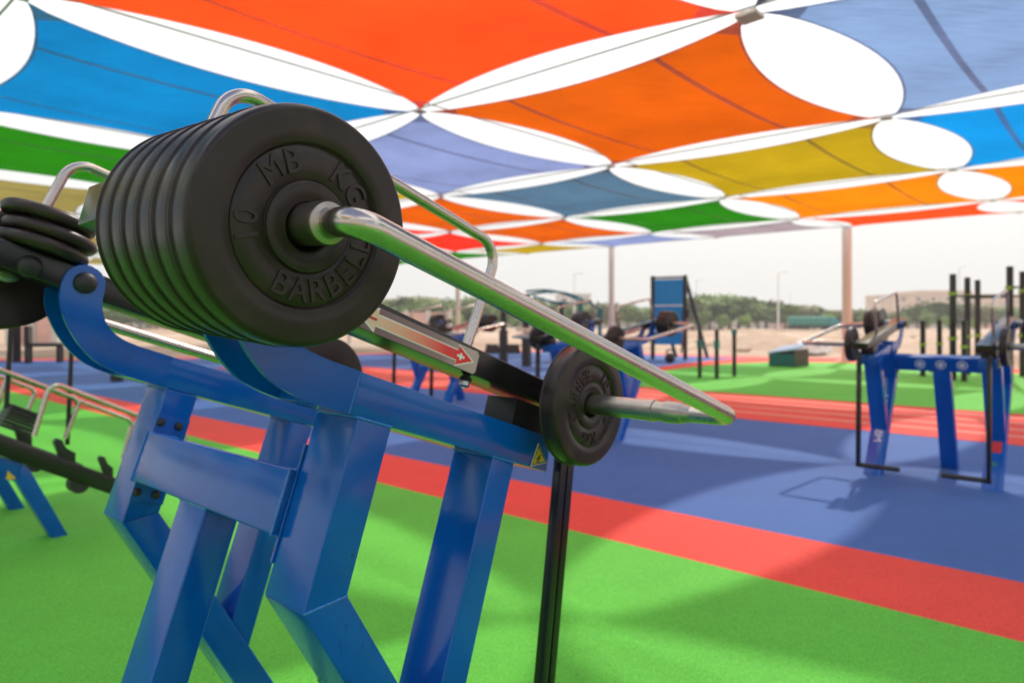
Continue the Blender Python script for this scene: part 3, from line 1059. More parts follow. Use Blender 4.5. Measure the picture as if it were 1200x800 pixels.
FCOL = {
    'orange': (0.58, 0.088, 0.0), 'amber': (0.74, 0.20, 0.0), 'red': (0.86, 0.066, 0.008), 'scarlet': (0.80, 0.026, 0.010),
    'blue': (0.001, 0.175, 0.44), 'sky': (0.003, 0.24, 0.62), 'lavender': (0.20, 0.25, 0.47), 'slate': (0.07, 0.14, 0.22), 'powder': (0.19, 0.29, 0.50),
    'green': (0.014, 0.17, 0.002), 'olive': (0.40, 0.265, 0.004), 'mauve': (0.31, 0.25, 0.28), 'khaki': (0.26, 0.21, 0.06), 'navy': (0.08, 0.10, 0.17)}
FM = {k: mat_fabric(k + '_shade_cloth', scl(v, 0.82)) for k, v in FCOL.items()}
FD = {k: mat_fabric(k + '_doubled_cloth', tuple(0.50 + 0.42 * x for x in v), 0.62) for k, v in FCOL.items()}
SAILS = {
    (0, 0): ('orange', 'large plain orange sail in the middle of the picture, right of the red one'),
    (0, 1): ('olive', 'mustard olive sail just beyond the large orange sail'),
    (0, 2): ('amber', 'amber sail between the mustard sail and the thin red edge sail'),
    (0, 3): ('red', 'thin orange-red sail at the far canopy edge, right of the thick column'),
    (-1, 0): ('lavender', 'lavender blue sail right of the big plates and below the red sail'),
    (-1, 1): ('slate', 'slate blue-grey sail between lavender and green sails'),
    (-1, 2): ('green', 'narrow green sail near the far edge, left of the thick column'),
    (-1, 3): ('mauve', 'thin mauve grey edge sail just left of the thick column'),
    (-2, 0): ('olive', 'olive sail hidden mostly behind the big plates'),
    (-2, 1): ('orange', 'burnt orange sail seen above the bent handle, below the lavender one'),
    (-2, 2): ('orange', 'small bright orange sail below the slate one'),
    (-2, 3): ('lavender', 'thin periwinkle edge sail above the slender pinkish column'),
    (-3, 1): ('scarlet', 'small red sail seen left of the bent handle near the edge'),
    (-3, 2): ('scarlet', 'sliver of red sail just right of the bent handle corner'),
    (-3, 3): ('olive', 'thin mustard sail at the far edge left of the slender column'),
    (-4, 3): ('green', 'thin green sliver of sail at the far edge inside the bent handle'),
    (0, -1): ('red', 'huge orange-red sail filling the top of the picture'),
    (-1, -1): ('blue', 'large bright blue sail above and left of the big plates'),
    (-2, -1): ('green', 'deep green sail at the left edge below the blue sail'),
    (-3, -1): ('khaki', 'khaki brown sail at the left edge under the green sail'),
    (-4, -1): ('amber', 'sliver of amber sail at the left edge above the small discs'),
    (1, 0): ('powder', 'large pale powder blue sail in the top right corner'),
    (1, 1): ('sky', 'bright sky blue sail at the right edge below the powder blue one'),
    (1, 2): ('amber', 'amber sail at the right edge below the sky blue one'),
    (1, 3): ('red', 'sliver of red sail at the right edge in the farthest row'),
    (1, -1): ('navy', 'dark navy sail just touching the top edge above the brown node plate'),
    (0, -2): ('slate', 'green sail nearly overhead, beyond the top of the picture'),
    (1, -2): ('lavender', 'lavender sail overhead and behind to the right of the camera'),
}
palette = ['slate', 'mauve', 'blue', 'khaki', 'lavender', 'green', 'slate']
def seam_s(c, t, sag2=0.118):
    ft = max(0, math.sin(math.pi * t)) ** 0.70 * sag2
    return (c - ft) / (1 - 2 * ft)
def sail_point(i, j, s, t, sag=0.098, sag2=0.118):
    a, b, c, d = ND(i, j), ND(i + 1, j), ND(i + 1, j + 1), ND(i, j + 1)
    p = a * (1 - s) * (1 - t) + b * s * (1 - t) + c * s * t + d * (1 - s) * t
    fs = max(0, math.sin(math.pi * s)) ** 0.82
    ft = max(0, math.sin(math.pi * t)) ** 0.70
    p += e2 * (sag * fs * (1 - 2 * t)) + e1 * (sag2 * ft * (1 - 2 * s))
    cen = (a + c) / 2
    z_ = p.z
    p = cen + (p - cen) * 0.972
    p.z = z_
    p.z -= 0.10 * math.sin(math.pi * s) * math.sin(math.pi * t)
    return p
def make_sail(i, j, key, label):
    origin = (ND(i, j) + ND(i + 1, j + 1)) / 2
    n = 22
    bm = bmesh.new()
    vs = [[bm.verts.new(sail_point(i, j, u / n, v / n) - origin) for u in range(n + 1)] for v in range(n + 1)]
    for v in range(n):
        for u in range(n):
            bm.faces.new((vs[v][u], vs[v][u + 1], vs[v + 1][u + 1], vs[v + 1][u]))
    o = finish('shade_sail', bm, FM[key], None, angle=80)
    o.location = origin
    tag(o, label, 'shade sail', 'coloured shade sails of the canopy')
    for s in (0.26, 0.74):
        bm = bmesh.new()
        ring = [[bm.verts.new(sail_point(i, j, seam_s(s + ds, 0.006 + 0.988 * v / n), 0.006 + 0.988 * v / n) - origin - Vector((0, 0, 0.006))) for ds in (-0.0085, 0.0085)] for v in range(n + 1)]
        for a, b in zip(ring, ring[1:]): bm.faces.new((a[0], a[1], b[1], b[0]))
        finish('seam', bm, FD[key], o)
    for cs, ct in ((0, 0), (1, 0), (1, 1), (0, 1)):
        bm = bmesh.new()
        m = 5; L_ = 0.085
        g = {}
        for u in range(m + 1):
            for v in range(m + 1 - u):
                ss, tt = L_ * u / m, L_ * v / m
                s_ = ss if cs == 0 else 1 - ss
                t_ = tt if ct == 0 else 1 - tt
                g[u, v] = bm.verts.new(sail_point(i, j, s_, t_) - origin - Vector((0, 0, 0.005)))
        for u in range(m):
            for v in range(m - u):
                bm.faces.new((g[u, v], g[u + 1, v], g[u, v + 1]))
                if u + v < m - 1: bm.faces.new((g[u + 1, v], g[u + 1, v + 1], g[u, v + 1]))
        finish('corner_patch', bm, FD[key], o)
    bm = bmesh.new()
    per = [(u / n, 0.0) for u in range(n)] + [(1.0, v / n) for v in range(n)] + [(1 - u / n, 1.0) for u in range(n)] + [(0.0, 1 - v / n) for v in range(n)]
    hd = 0.010
    o1 = [bm.verts.new(sail_point(i, j, s_, t_) - origin - Vector((0, 0, 0.0035))) for s_, t_ in per]
    o2 = [bm.verts.new(sail_point(i, j, min(max(s_, hd), 1 - hd), min(max(t_, hd), 1 - hd)) - origin - Vector((0, 0, 0.0035))) for s_, t_ in per]
    for q in range(len(per)):
        bm.faces.new((o1[q], o1[(q + 1) % len(per)], o2[(q + 1) % len(per)], o2[q]))
    finish('hem', bm, FD[key], o)
    # shackles tying the corners to the nodes
    for cs, ct in ((0, 0), (1, 0), (1, 1), (0, 1)):
        bm = bmesh.new()
        tube(bm, [sail_point(i, j, cs, ct) - origin, ND(i + cs, j + ct) - origin], 0.014, 6)
        finish('corner_shackle', bm, M['cable'], o)
I0, I1, J0, J1 = -7, 4, -4, 4
ORD = ['first', 'second', 'third', 'fourth', 'fifth', 'sixth', 'seventh', 'eighth', 'ninth', 'tenth', 'eleventh', 'twelfth']
roww = {-4: 'fourth', -3: 'third', -2: 'second', -1: 'first'}
for j in range(J0, J1):
    for i in range(I0, I1):
        if (i, j) in SAILS:
            key, lab = SAILS[i, j]
        else:
            key = palette[(i * 5 + j * 3) % len(palette)]
            if key in ('navy',): key = 'sky'
            side = 'left' if i < 0 else 'right'
            lab = f'out-of-view {key} sail, {ORD[i - I0]} from the left in the {ORD[j - J0]} row'
        make_sail(i, j, key, lab)

def cable(p, q, label):
    bm = bmesh.new()
    tube(bm, [p + Vector((0, 0, 0.02)), q + Vector((0, 0, 0.02))], 0.013, 8)
    o = finish('canopy_cable', bm, M['cable'])
    tag(o, label, 'cable', 'steel cables of the canopy net')
    return o
cables = {}
for i in range(I0, 1):
    cable(ND(i, J0), ND(i, J1), f'grey net cable running away to the right, {["", "first", "second", "third", "fourth", "fifth", "sixth", "seventh", "eighth", "ninth", "tenth", "eleventh", "twelfth"][i - I0 + 1]} counted from the left')
for j in range(J0, J1 + 1):
    cables[j] = cable(ND(I0, j) + Vector((0, 0, .024)), ND(I1, j) + Vector((0, 0, .024)), f'grey net cable running away to the left, {["", "first", "second", "third", "fourth", "fifth", "sixth", "seventh", "eighth", "ninth"][J1 - j + 1]} counted from the far edge')
pbm = bmesh.new()
lathe(pbm, [(0, -.012), (.07, -.012), (.075, -.006), (.075, .006), (.07, .012), (0, .012)], 14)
np_ = finish('node_plate', pbm, M['cable'])
npm = np_.data
bpy.data.objects.remove(np_)
for i in range(I0, I1 + 1):
    for j in range(J0, J1 + 1):
        if (i, j) == (1, 0): continue
        o = link('node_plate', npm, parent=cables[j])
        o.location = ND(i, j) - Vector((0, 0, 0.0))
bm = bmesh.new()
c = ND(1, 0)
prism(bm, [c + v + Vector((0, 0, -.06)) for v in (Vector((-.14, 0, 0)), Vector((0, -.16, 0)), Vector((.14, 0, 0)), Vector((0, .16, 0)))],
      [c + v + Vector((0, 0, -.02)) for v in (Vector((-.14, 0, 0)), Vector((0, -.16, 0)), Vector((.14, 0, 0)), Vector((0, .16, 0)))], 0.01)
finish('node_plate', bm, M['column'], cables[0])

def column(i, j, r, label, flare=True):
    c = ND(i, j)
    root = empty('canopy_column', (c.x, c.y, 0))
    tag(root, label, 'column', 'columns holding up the canopy')
    bm = bmesh.new()
    lathe(bm, [(0, 0.02), (r * 1.15, 0.02), (r, 0.6), (r, HC + .13), (r * .8, HC + .19), (0, HC + .19)], 28)
    finish('shaft', bm, M['column'], root)
    bm = bmesh.new()
    lathe(bm, [(0, 0), (r * 2.1, 0), (r * 2.1, .025), (0, .025)], 28)
    finish('base_plate', bm, M['column'], root)
    bm = bmesh.new()
    box(bm, -.16, .16, -.05, .05, HC + .185, HC + .218, 0.006)
    finish('cap_bracket', bm, M['cable'], root)
column(0, 4, 0.15, 'thick beige canopy column behind the machine at the right')
column(-2, 4, 0.115, 'slender pinkish canopy column left of the blue climbing board')
column(-4, 4, 0.12, 'pale canopy column seen between the bent handle and the lever')
column(-6, 4, 0.12, 'canopy column at the far left, behind the small discs')
column(2, 4, 0.135, 'canopy column beyond the right edge behind the pull-up rig')

# ---------------------------------------------------------------- other equipment on the pad
def post_thing(name, x, yb, ytop, w, label, cat, group, bands, parts_mat='black'):
    g = G(x, yb)
    h = HT(ytop, g.y)
    root = empty(name, tuple(g), ANG)
    tag(root, label, cat, group)
    bm = bmesh.new(); box(bm, -w / 2, w / 2, -w / 2, w / 2, 0.005, h, 0.008)
    finish('post', bm, M[parts_mat], root)
    bm = bmesh.new(); box(bm, -w * .9, w * .9, -w * .9, w * .9, 0.0, 0.012)
    finish('foot_plate', bm, M[parts_mat], root)
    for z0, z1, mt in bands:
        bm = bmesh.new(); box(bm, -w / 2 - .012, w / 2 + .012, -w / 2 - .012, w / 2 + .012, h * z0, h * z1, 0.004)
        finish('collar', bm, M[mt], root)
    return root, h
pr = [post_thing('training_post', 820, 443, 386, 0.075, 'leftmost of three short black posts on the green floor', 'post', 'short black training posts', [(0.62, 0.78, 'teal')]),
      post_thing('training_post', 840, 444, 386, 0.075, 'middle of three short black posts, teal collar at two thirds height', 'post', 'short black training posts', [(0.62, 0.78, 'teal')]),
      post_thing('training_post', 860.5, 441, 386, 0.075, 'rightmost of three short black posts, with a teal cap', 'post', 'short black training posts', [(0.90, 1.004, 'teal')])]
bm = bmesh.new()
r0, r1 = pr[0][0], pr[1][0]
tube(bm, [Vector((0, 0, .72)), r0.matrix_world.inverted() @ Vector((0, 0, 0)) if False else Matrix.Rotation(-ANG, 4, 'Z') @ (r1.location - r0.location) + Vector((0, 0, .78))], 0.012, 8)
finish('tie_bar', bm, M['cable'], r0)

# green sloping plyo box
g0 = G(905, 430)
plyo = empty('sloping_step_box', tuple(g0 + Vector((0.50, 0.25, 0))), R(-48))
plyo.scale = (0.62, 0.62, 0.85)
tag(plyo, 'dark green box step with a sloping blue top on the far green floor', 'step box')
bm = bmesh.new()
prism(bm, [Vector(p) for p in ((-.62, -.5, .01), (.62, -.5, .01), (.62, -.5, .56), (-.62, -.5, .42))], [Vector(p) for p in ((-.62, .9, .01), (.62, .9, .01), (.62, .9, .60), (-.62, .9, .50))], 0.01, 1)
finish('side_panel', bm, M['black'], plyo)
for z in (0.09, 0.19, 0.29, 0.38):
    bm = bmesh.new(); box(bm, -.60, .60, -.53, -.503, z - .035, z + .04, .004)
    finish('front_slat', bm, M['teal'], plyo)
bm = bmesh.new()
prism(bm, [Vector(p) for p in ((-.66, -.56, .43), (.66, -.56, .57), (.66, -.56, .61), (-.66, -.56, .47))], [Vector(p) for p in ((-.66, .95, .62), (.66, .95, .74), (.66, .95, .78), (-.66, .95, .66))], 0.008, 1)
finish('sloping_top', bm, mat_plain('pale_blue_board', (0.20, 0.36, 0.58), 0.4), plyo)

# blue climbing board in a black frame
gb0, gb1 = G(765, 420.5), G(803, 421.5)
mid = (gb0 + gb1) / 2
ang = math.atan2((gb1 - gb0).y, (gb1 - gb0).x)
board = empty('climbing_board', tuple(mid), ang)
tag(board, 'tall blue board hung in a dark frame at the far side of the pad', 'climbing board')
hw = (gb1 - gb0).length / 2
bh = HT(327, mid.y)
for x in (-hw, hw):
    bm = bmesh.new(); box(bm, x - .06, x + .06, -.06, .06, 0, bh + .12, .01); finish('frame_post', bm, M['black'], board)
for x0 in (-hw, hw):
    bm = bmesh.new(); bar(bm, (x0 + (.10 if x0 > 0 else -.1) * 0, .07, bh), (x0 + .35, 1.6, 0.02), .09, .09); finish('rear_stay', bm, M['black'], board)
zb = [HT(404, mid.y), HT(388, mid.y), HT(358, mid.y), bh]
for a, b in zip(zb, zb[1:]):
    bm = bmesh.new(); box(bm, -hw + .065, hw - .065, -.03, .03, a + .008, b - .008, .006)
    finish('board_panel', bm, mat_plain('blue_board', (0.005, 0.24, 0.60), 0.4), board)
for z in zb[1:3]:
    bm = bmesh.new(); box(bm, -hw + .07, hw - .07, -.05, -.033, z - .02, z + .02); finish('white_strip', bm, M['white_print'], board)
bm = bmesh.new(); box(bm, -hw, hw, -.05, .05, bh + .02, bh + .09, .006); finish('top_beam', bm, M['black'], board)
bm = bmesh.new(); tube(bm, [(.62, -.1, 1.45), (.55, -.45, .25)], .03, 10); finish('climbing_rope', bm, mat_plain('brown_rope', (0.18, 0.07, 0.06), 0.8), board)
bm = bmesh.new(); box(bm, .5, .72, -.16, -.05, 1.4, 1.68, .02); finish('rope_anchor', bm, M['black'], board)
kb = empty('kettlebell', tuple(G(785, 425.5)))
tag(kb, 'small black kettlebell standing in front of the blue climbing board', 'kettlebell')
bm = bmesh.new(); bmesh.ops.create_uvsphere(bm, u_segments=16, v_segments=12, radius=.16, matrix=Matrix.Translation((0, 0, .16)))
finish('bell', bm, M['black'], kb)
bm = bmesh.new(); tube(bm, [(.11 * math.cos(t), 0, .30 + .13 * math.sin(t)) for t in [math.pi * k / 10 for k in range(11)]], .025, 8)
finish('grip', bm, M['black'], kb)

# pull-up rig at the right: tall posts with lime collars, cross bars and short dip posts
rig_y = 15.4
def at(px, Y, z=0): return Vector(((px - 600) / FPX * Y, Y, z))
rig_o = at(1150, 15.6)
rig = empty('pull_up_rig', tuple(rig_o))
tag(rig, 'tall black pull-up rig with lime collars at the right edge', 'pull-up rig')
tall = [(1116.6, 15.6, 321), (1133.6, 17.2, 325), (1145.6, 18.4, 328), (1183.4, 15.2, 312), (1198.5, 16.6, 318), (1226, 14.6, 306)]
tops = {}
for x, Y, yt in tall:
    p = at(x, Y) - rig_o; h = HT(yt, Y)
    tops[x] = (p, h)
    bm = bmesh.new(); box(bm, p.x - .05, p.x + .05, p.y - .05, p.y + .05, 0, h, .008)
    po = finish('tall_post', bm, M['black'], rig)
    for f in (0.80, 0.38):
        bm = bmesh.new(); box(bm, p.x - .065, p.x + .065, p.y - .065, p.y + .065, h * f, h * f + .07, .004)
        finish('collar', bm, M['lime'], po)
def zpx(y, Y): return HT(y, Y)
for a, b, ya, yb in ((1116.6, 1183.4, 347, 346), (1133.6, 1198.5, 349, 347), (1183.4, 1226, 337, 334), (1198.5, 1226, 339, 335)):
    (pa, ha), (pb, hb) = tops[a], tops[b]
    bm = bmesh.new()
    tube(bm, [Vector((pa.x, pa.y, zpx(ya, pa.y + rig_o.y))), Vector((pb.x, pb.y, zpx(yb, pb.y + rig_o.y)))], .022, 10)
    finish('pull_up_bar', bm, M['black'], rig)
dips = []
for n_, (x, yb, yt) in enumerate(((1081.5, 441, 376), (1101, 440, 375), (1130, 447, 376))):
    lab = ['leftmost short black dip post beside the pull-up rig', 'short black dip post second from the left beside the pull-up rig', 'short black dip post in front of the pull-up rig, nearest the camera'][n_]
    r_, h_ = post_thing('dip_post', x, yb, yt, 0.10, lab, 'post', 'short dip posts by the rig', [(0.55, 0.60, 'lime')])
    dips.append((r_, h_))
for q, wx in ((dips[0][0], 1), (dips[2][0], -1)):
    bm = bmesh.new(); box(bm, -.75, .75, -.03, .03, .20, .26, .006)
    b_ = finish('low_bar', bm, M['black'], q); b_.rotation_euler = (0, 0, -ANG)

# two dark rack posts with trapezoid storage boxes, middle distance
for x, yb, lab in ((590, 424.5, 'left black rack post with two trapezoid step boxes at its foot, under the steel tube'), (617, 429, 'right black rack post with a pale clamp at mid height, under the steel tube')):
    r_, h_ = post_thing('rack_post', x, yb, 346, 0.13, lab, 'post', 'black rack posts', [])
    bm = bmesh.new(); box(bm, -.10, .10, -.10, .10, 0.012, h_ * .48, .006); finish('post_sleeve', bm, M['black'], r_)
    if x > 600:
        bm = bmesh.new(); box(bm, -.35, .12, -.11, .11, h_ * .50, h_ * .54, .01); finish('clamp', bm, M['steel'], r_)
for x, lab in ((577, 'left black trapezoid step box on the far blue floor'), (601, 'right black trapezoid step box on the far blue floor')):
    g = G(x, 414)
    w = 9.5 / FPX * g.y
    hh = HT(403, g.y)
    bm = bmesh.new()
    prism(bm, [Vector((-w, -.3, 0)), Vector((w, -.3, 0)), Vector((w, .3, 0)), Vector((-w, .3, 0))], [Vector((-w * .7, -.22, hh)), Vector((w * .7, -.22, hh)), Vector((w * .7, .22, hh)), Vector((-w * .7, .22, hh))], .02)
    o = finish('step_box', bm, M['black'])
    o.location = g
    tag(o, lab, 'step box', 'black trapezoid step boxes')

# teal ring climbing frame far off
ring = empty('ring_frame', tuple(at(662, 27.5)))
tag(ring, 'large teal climbing frame with curved top rails, beyond the bent steel tube', 'climbing frame')
Yr = 27.5
posts = [(-45, 345, 0), (-2, 352, 1.0), (16, 352, -.8), (42, 361, 0.3)]
for dx, yt, dy in posts:
    x = dx / FPX * Yr
    bm = bmesh.new(); box(bm, x - .07, x + .07, dy - .07, dy + .07, 0, HT(yt, Yr), .01); finish('post', bm, M['teal'] if dx != -2 else M['black'], ring)
def arc(name, x0, x1, y0, y1, yo, dy):
    pts = []
    for k in range(17):
        f = k / 16
        xx = x0 + (x1 - x0) * f
        yy = y0 + (y1 - y0) * f - yo * math.sin(math.pi * f)
        pts.append(Vector((xx / FPX * Yr, dy, HT(yy, Yr))))
    bm = bmesh.new(); tube(bm, pts, .045, 8); finish(name, bm, M['teal'], ring)
arc('curved_rail', -45, 42, 346, 362, 11, 0)
arc('curved_rail', -45, 30, 340, 356, 8, 1.2)
arc('curved_rail', -38, 16, 348, 356, -3, -.8)
for k in range(5):
    x = (-30 + 14 * k) / FPX * Yr
    bm = bmesh.new(); tube(bm, [(x, 0, HT(342 + 2.2 * k, Yr)), (x + .1, 1.2, HT(338 + 2.6 * k, Yr))], .03, 6); finish('rung', bm, M['teal'], ring)

# black exercise bench and small things on the left
b0 = G(52, 425)
bench = empty('exercise_bench', tuple(b0), R(20))
tag(bench, 'small dark exercise bench with upright back in front of the pink wall, far left', 'bench')
bm = bmesh.new(); box(bm, -.5, .5, -.25, .25, .50, .62, .03); finish('seat', bm, M['black'], bench)
bm = bmesh.new(); box(bm, -.5, -.36, -.25, .25, .62, 1.15, .03); finish('backrest', bm, M['black'], bench)
for x, y in ((-.42, -.2), (.42, -.2), (-.42, .2), (.42, .2)):
    bm = bmesh.new(); box(bm, x - .05, x + .05, y - .05, y + .05, 0, .5); finish('leg', bm, M['black'], bench)
post_thing('rack_post', 19, 424, 330, 0.22, 'dark upright post at the far left, behind the low machine', 'post', 'black rack posts', [])
g = G(137, 447)
bm = bmesh.new(); box(bm, -.10, .10, -.10, .10, 0, HT(436, g.y), .02)
o = finish('anchor_block', bm, M['black_plastic']); o.location = g
tag(o, 'small black block on the blue floor below the far hook bracket', 'anchor block')

# ---------------------------------------------------------------- desert surroundings
# rubble, white sacks and sand heaps just beyond the pad
def rock_mesh(seed):
    rr = random.Random(seed)
    bm = bmesh.new(); bmesh.ops.create_icosphere(bm, subdivisions=2, radius=1)
    for v in bm.verts: v.co *= 1 + 0.35 * (mnoise.noise(v.co * 1.3 + Vector((seed * 7.1, 0, 0))));
    for v in bm.verts: v.co.z *= 0.6
    for f in bm.faces: f.smooth = False
    me = bpy.data.meshes.new('rubble_rock'); bm.to_mesh(me); bm.free(); me.materials.append(M['rock'])
    return me
rocks = [rock_mesh(k) for k in range(5)]
for k in range(40):
    px = random.uniform(480, 1200); Y = random.uniform(30, 62)
    s = random.uniform(.10, .34)
    o = link('rubble_rock', rocks[k % 5]); o.location = at(px, Y, s * .2)
    o.scale = (s * 1.4, s, s); o.rotation_euler = (0, 0, random.uniform(0, 6))
    tag(o, 'pale rubble stone lying on the sandy ground beyond the pad', 'rock', 'rubble stones on the sand')
sackm = rock_mesh(11); sackm.materials.clear(); sackm.materials.append(M['white'])
for px, Y, s, lab in ((948, 27.5, .55, 'large white sack right of the sloping step box'), (960, 28.2, .5, 'second white sack right of the sloping step box'), (1003, 28.5, .42, 'white sack behind the lever machine legs')):
    o = link('white_sack', sackm); o.location = at(px, Y, s * .5); o.scale = (s, s * .8, s * 1.1); tag(o, lab, 'sack', 'white sacks')
def heap(px, Y, w, h, lab):
    bm = bmesh.new()
    n = 14
    rows = []
    for a in range(n + 1):
        row = []
        for b in range(n + 1):
            u, v = a / n * 2 - 1, b / n * 2 - 1
            k = max(0, 1 - (u * u + v * v)) ** 1.1
            row.append(bm.verts.new((u * w, v * w * .7, -.05 + h * k * (1 + .35 * mnoise.noise(Vector((u * 3 + px, v * 3, 0)))))))
        rows.append(row)
    for a, b in zip(rows, rows[1:]):
        for i in range(n): bm.faces.new((a[i], b[i], b[i + 1], a[i + 1]))
    o = finish('sand_heap', bm, M['sand'], angle=80); o.location = at(px, Y)
    tag(o, lab, 'sand heap', 'heaps of dug sand')
heap(895, 34, 3.4, .75, 'brown heap of dug sand behind the three short posts')
heap(975, 31, 2.6, .65, 'heap of dug earth below the thick canopy column')
heap(560, 46, 5.0, .6, 'low sand heap beyond the black rack posts')
heap(1130, 33, 4.0, .6, 'low sand heap behind the pull-up rig')

# trees
def tree_meshes(seed, kind):
    rr = random.Random(seed)
    bmt = bmesh.new()
    th = 1.9
    tube(bmt, [(0, 0, 0), (rr.uniform(-.1, .1), rr.uniform(-.1, .1), th), (rr.uniform(-.3, .3), rr.uniform(-.3, .3), 3.9)], [.17, .13, .05], 8)
    limbs = []
    for k in range(6):
        a = k * 1.05 + rr.random(); z = rr.uniform(1.5, 3.2)
        e = Vector((math.cos(a) * rr.uniform(.9, 1.6), math.sin(a) * rr.uniform(.9, 1.6), z + rr.uniform(.6, 1.3)))
        tube(bmt, [(0, 0, z), e * .5 + Vector((0, 0, z * .5 + .1)), e], [.07, .05, .02], 5)
        limbs.append(e)
    bmt.normal_update()
    met = bpy.data.meshes.new('trunk'); bmt.to_mesh(met); bmt.free(); met.materials.append(M['bark'])
    bmc = bmesh.new()
    cl = [(e, rr.uniform(.65, 1.05)) for e in limbs] + [(Vector((rr.uniform(-.9, .9), rr.uniform(-.9, .9), rr.uniform(2.0, 4.2))), rr.uniform(.7, 1.2)) for _ in range(13)]
    for c, r in cl:
        for _ in range(90):
            d = Vector((rr.gauss(0, 1), rr.gauss(0, 1), rr.gauss(0, .75))).normalized() * r * rr.uniform(.45, 1.05)
            p = c + d
            s = rr.uniform(.14, .30)
            u = Vector((rr.uniform(-1, 1), rr.uniform(-1, 1), rr.uniform(-1, 1))).normalized()
            v = u.orthogonal().normalized()
            vs = [bmc.verts.new(p + u * s), bmc.verts.new(p + v * s * .7), bmc.verts.new(p - u * s), bmc.verts.new(p - v * s * .7)]
            bmc.faces.new(vs)
    mec = bpy.data.meshes.new('crown'); bmc.to_mesh(mec); bmc.free(); mec.materials.append(LEAF[kind])
    return met, mec
TREES = [tree_meshes(20 + k, k % 4) for k in range(8)]
def tree(px, Y, top_y, label, group, kind=None, wide=1.0):
    h = HT(top_y, Y)
    s = max(0.35, h / 5.0)
    pick = [k for k in range(8) if kind is None or k % 4 == kind]
    met, mec = TREES[random.choice(pick)]
    root = empty('tree', tuple(at(px, Y, -0.05)), random.uniform(0, 6.28))
    root.scale = (s * wide, s * wide, s)
    tag(root, label, 'tree', group)
    link('trunk', met, parent=root); link('crown', mec, parent=root)
def skyline(x):
    pts = [(-200, 360), (0, 358), (300, 356), (420, 350), (470, 347), (540, 349), (640, 352), (700, 356), (760, 358), (790, 354), (825, 346), (860, 346), (900, 351), (950, 358), (985, 362), (1040, 366), (1085, 356), (1130, 352), (1180, 360), (1300, 356), (1500, 352)]
    for (x0, y0), (x1, y1) in zip(pts, pts[1:]):
        if x0 <= x <= x1: return y0 + (y1 - y0) * (x - x0) / (x1 - x0)
    return 356
x = -120
while x < 1420:
    Y = random.uniform(100, 112)
    tree(x, Y, skyline(x) + random.uniform(-3.0, 5.5), 'dark green tree in the blurred row across the sandy ground', 'trees of the far row', random.choice([0, 0, 1, 1, 2]), 1.5)
    x += random.uniform(9, 13)
x = -100
while x < 1400:
    Y = random.uniform(90, 98)
    if random.random() < .62:
        tree(x, Y, 369 + random.uniform(-3, 3), 'small bright green tree in front of the far tree row', 'small young trees before the far row', random.choice([3, 3, 1]), 1.0)
    x += random.uniform(17, 30)

# long low boundary wall in panels behind the small trees
wall = empty('boundary_wall', (0, 118, 0))
tag(wall, 'long low pale wall in panels behind the far trees', 'wall')
for k in range(64):
    bm = bmesh.new(); x0 = -110 + k * 3.4; box(bm, x0, x0 + 3.3, -.1, .1, 0, 1.75)
    finish('wall_panel', bm, M['greywall'] if k % 5 else M['pinkwall'], wall, False)

# pink panelled enclosure seen above the sticker
def enclosure(name, x0, x1, Y, ytop, label, npan=3):
    root = empty(name, tuple(at((x0 + x1) / 2, Y)))
    tag(root, label, 'wall')
    w = (x1 - x0) / FPX * Y
    h = HT(ytop, Y)
    for k in range(npan + 1):
        bm = bmesh.new(); c = -w / 2 + w * k / npan; box(bm, c - .18, c + .18, -.18, .18, 0, h + .15, .02); finish('pillar', bm, M['greywall'], root)
    for k in range(npan):
        a, b = -w / 2 + w * k / npan + .185, -w / 2 + w * (k + 1) / npan - .185
        bm = bmesh.new(); box(bm, a, b, -.08, .08, 0, h, .01); finish('wall_panel', bm, M['pinkwall'], root)
enclosure('pink_enclosure', 425, 527, 58, 366, 'pink panelled enclosure wall with pale pillars, above the arrow sticker', 4)
enclosure('pink_enclosure', 12, 66, 40, 352, 'pink wall with pale pillars behind the bench at the far left', 2)

def building(x0, x1, Y, ytop, label, mat, storeys=2, depth=14, steps=()):
    root = empty('building', tuple(at((x0 + x1) / 2, Y)))
    tag(root, label, 'building', 'far buildings on the horizon')
    w = (x1 - x0) / FPX * Y
    h = HT(ytop, Y)
    bm = bmesh.new(); box(bm, -w / 2, w / 2, 0, depth, 0, h); finish('wall', bm, mat, root, False)
    bm = bmesh.new(); box(bm, -w / 2 - .2, w / 2 + .2, -.2, depth + .2, h, h + .5); finish('parapet', bm, mat, root, False)
    for sx, sw, sh in steps:
        bm = bmesh.new(); box(bm, sx * w - sw * w / 2, sx * w + sw * w / 2, 2, depth - 2, h + .5, h + .5 + sh); finish('roof_room', bm, mat, root, False)
    n = max(3, int(w / 4.5))
    for s in range(storeys):
        for k in range(n):
            cx = -w / 2 + w * (k + .5) / n; zz = h * (s + .45) / storeys
            bm = bmesh.new(); box(bm, cx - .6, cx + .6, -.06, .04, zz, zz + h / storeys * .34); finish('window', bm, M['glass'], root, False)
building(965, 1050, 210, 365, 'low tan building just right of the thick column', M['tanwall'], 2)
building(1050, 1260, 230, 346, 'long tan building with a stepped roof behind the pull-up rig', M['tanwall'], 3, 20, ((-.2, .3, 1.2),))
building(480, 512, 260, 350, 'tiny tan building above the trees beside the bent handle', M['tanwall'], 2)
building(436, 462, 280, 351, 'tiny pale building at the edge of the big plate', M['greywall'], 2)
building(1240, 1400, 200, 350, 'tan building beyond the right edge', M['tanwall'], 3)
building(655, 692, 190, 346, 'small building with flat overhanging roof beyond the teal frame', M['greywall'], 2)
building(690, 735, 240, 362, 'low pale building beside the slender column', M['greywall'], 1)
building(-60, 10, 150, 352, 'pale building at the left edge beyond the pad', M['greywall'], 2)

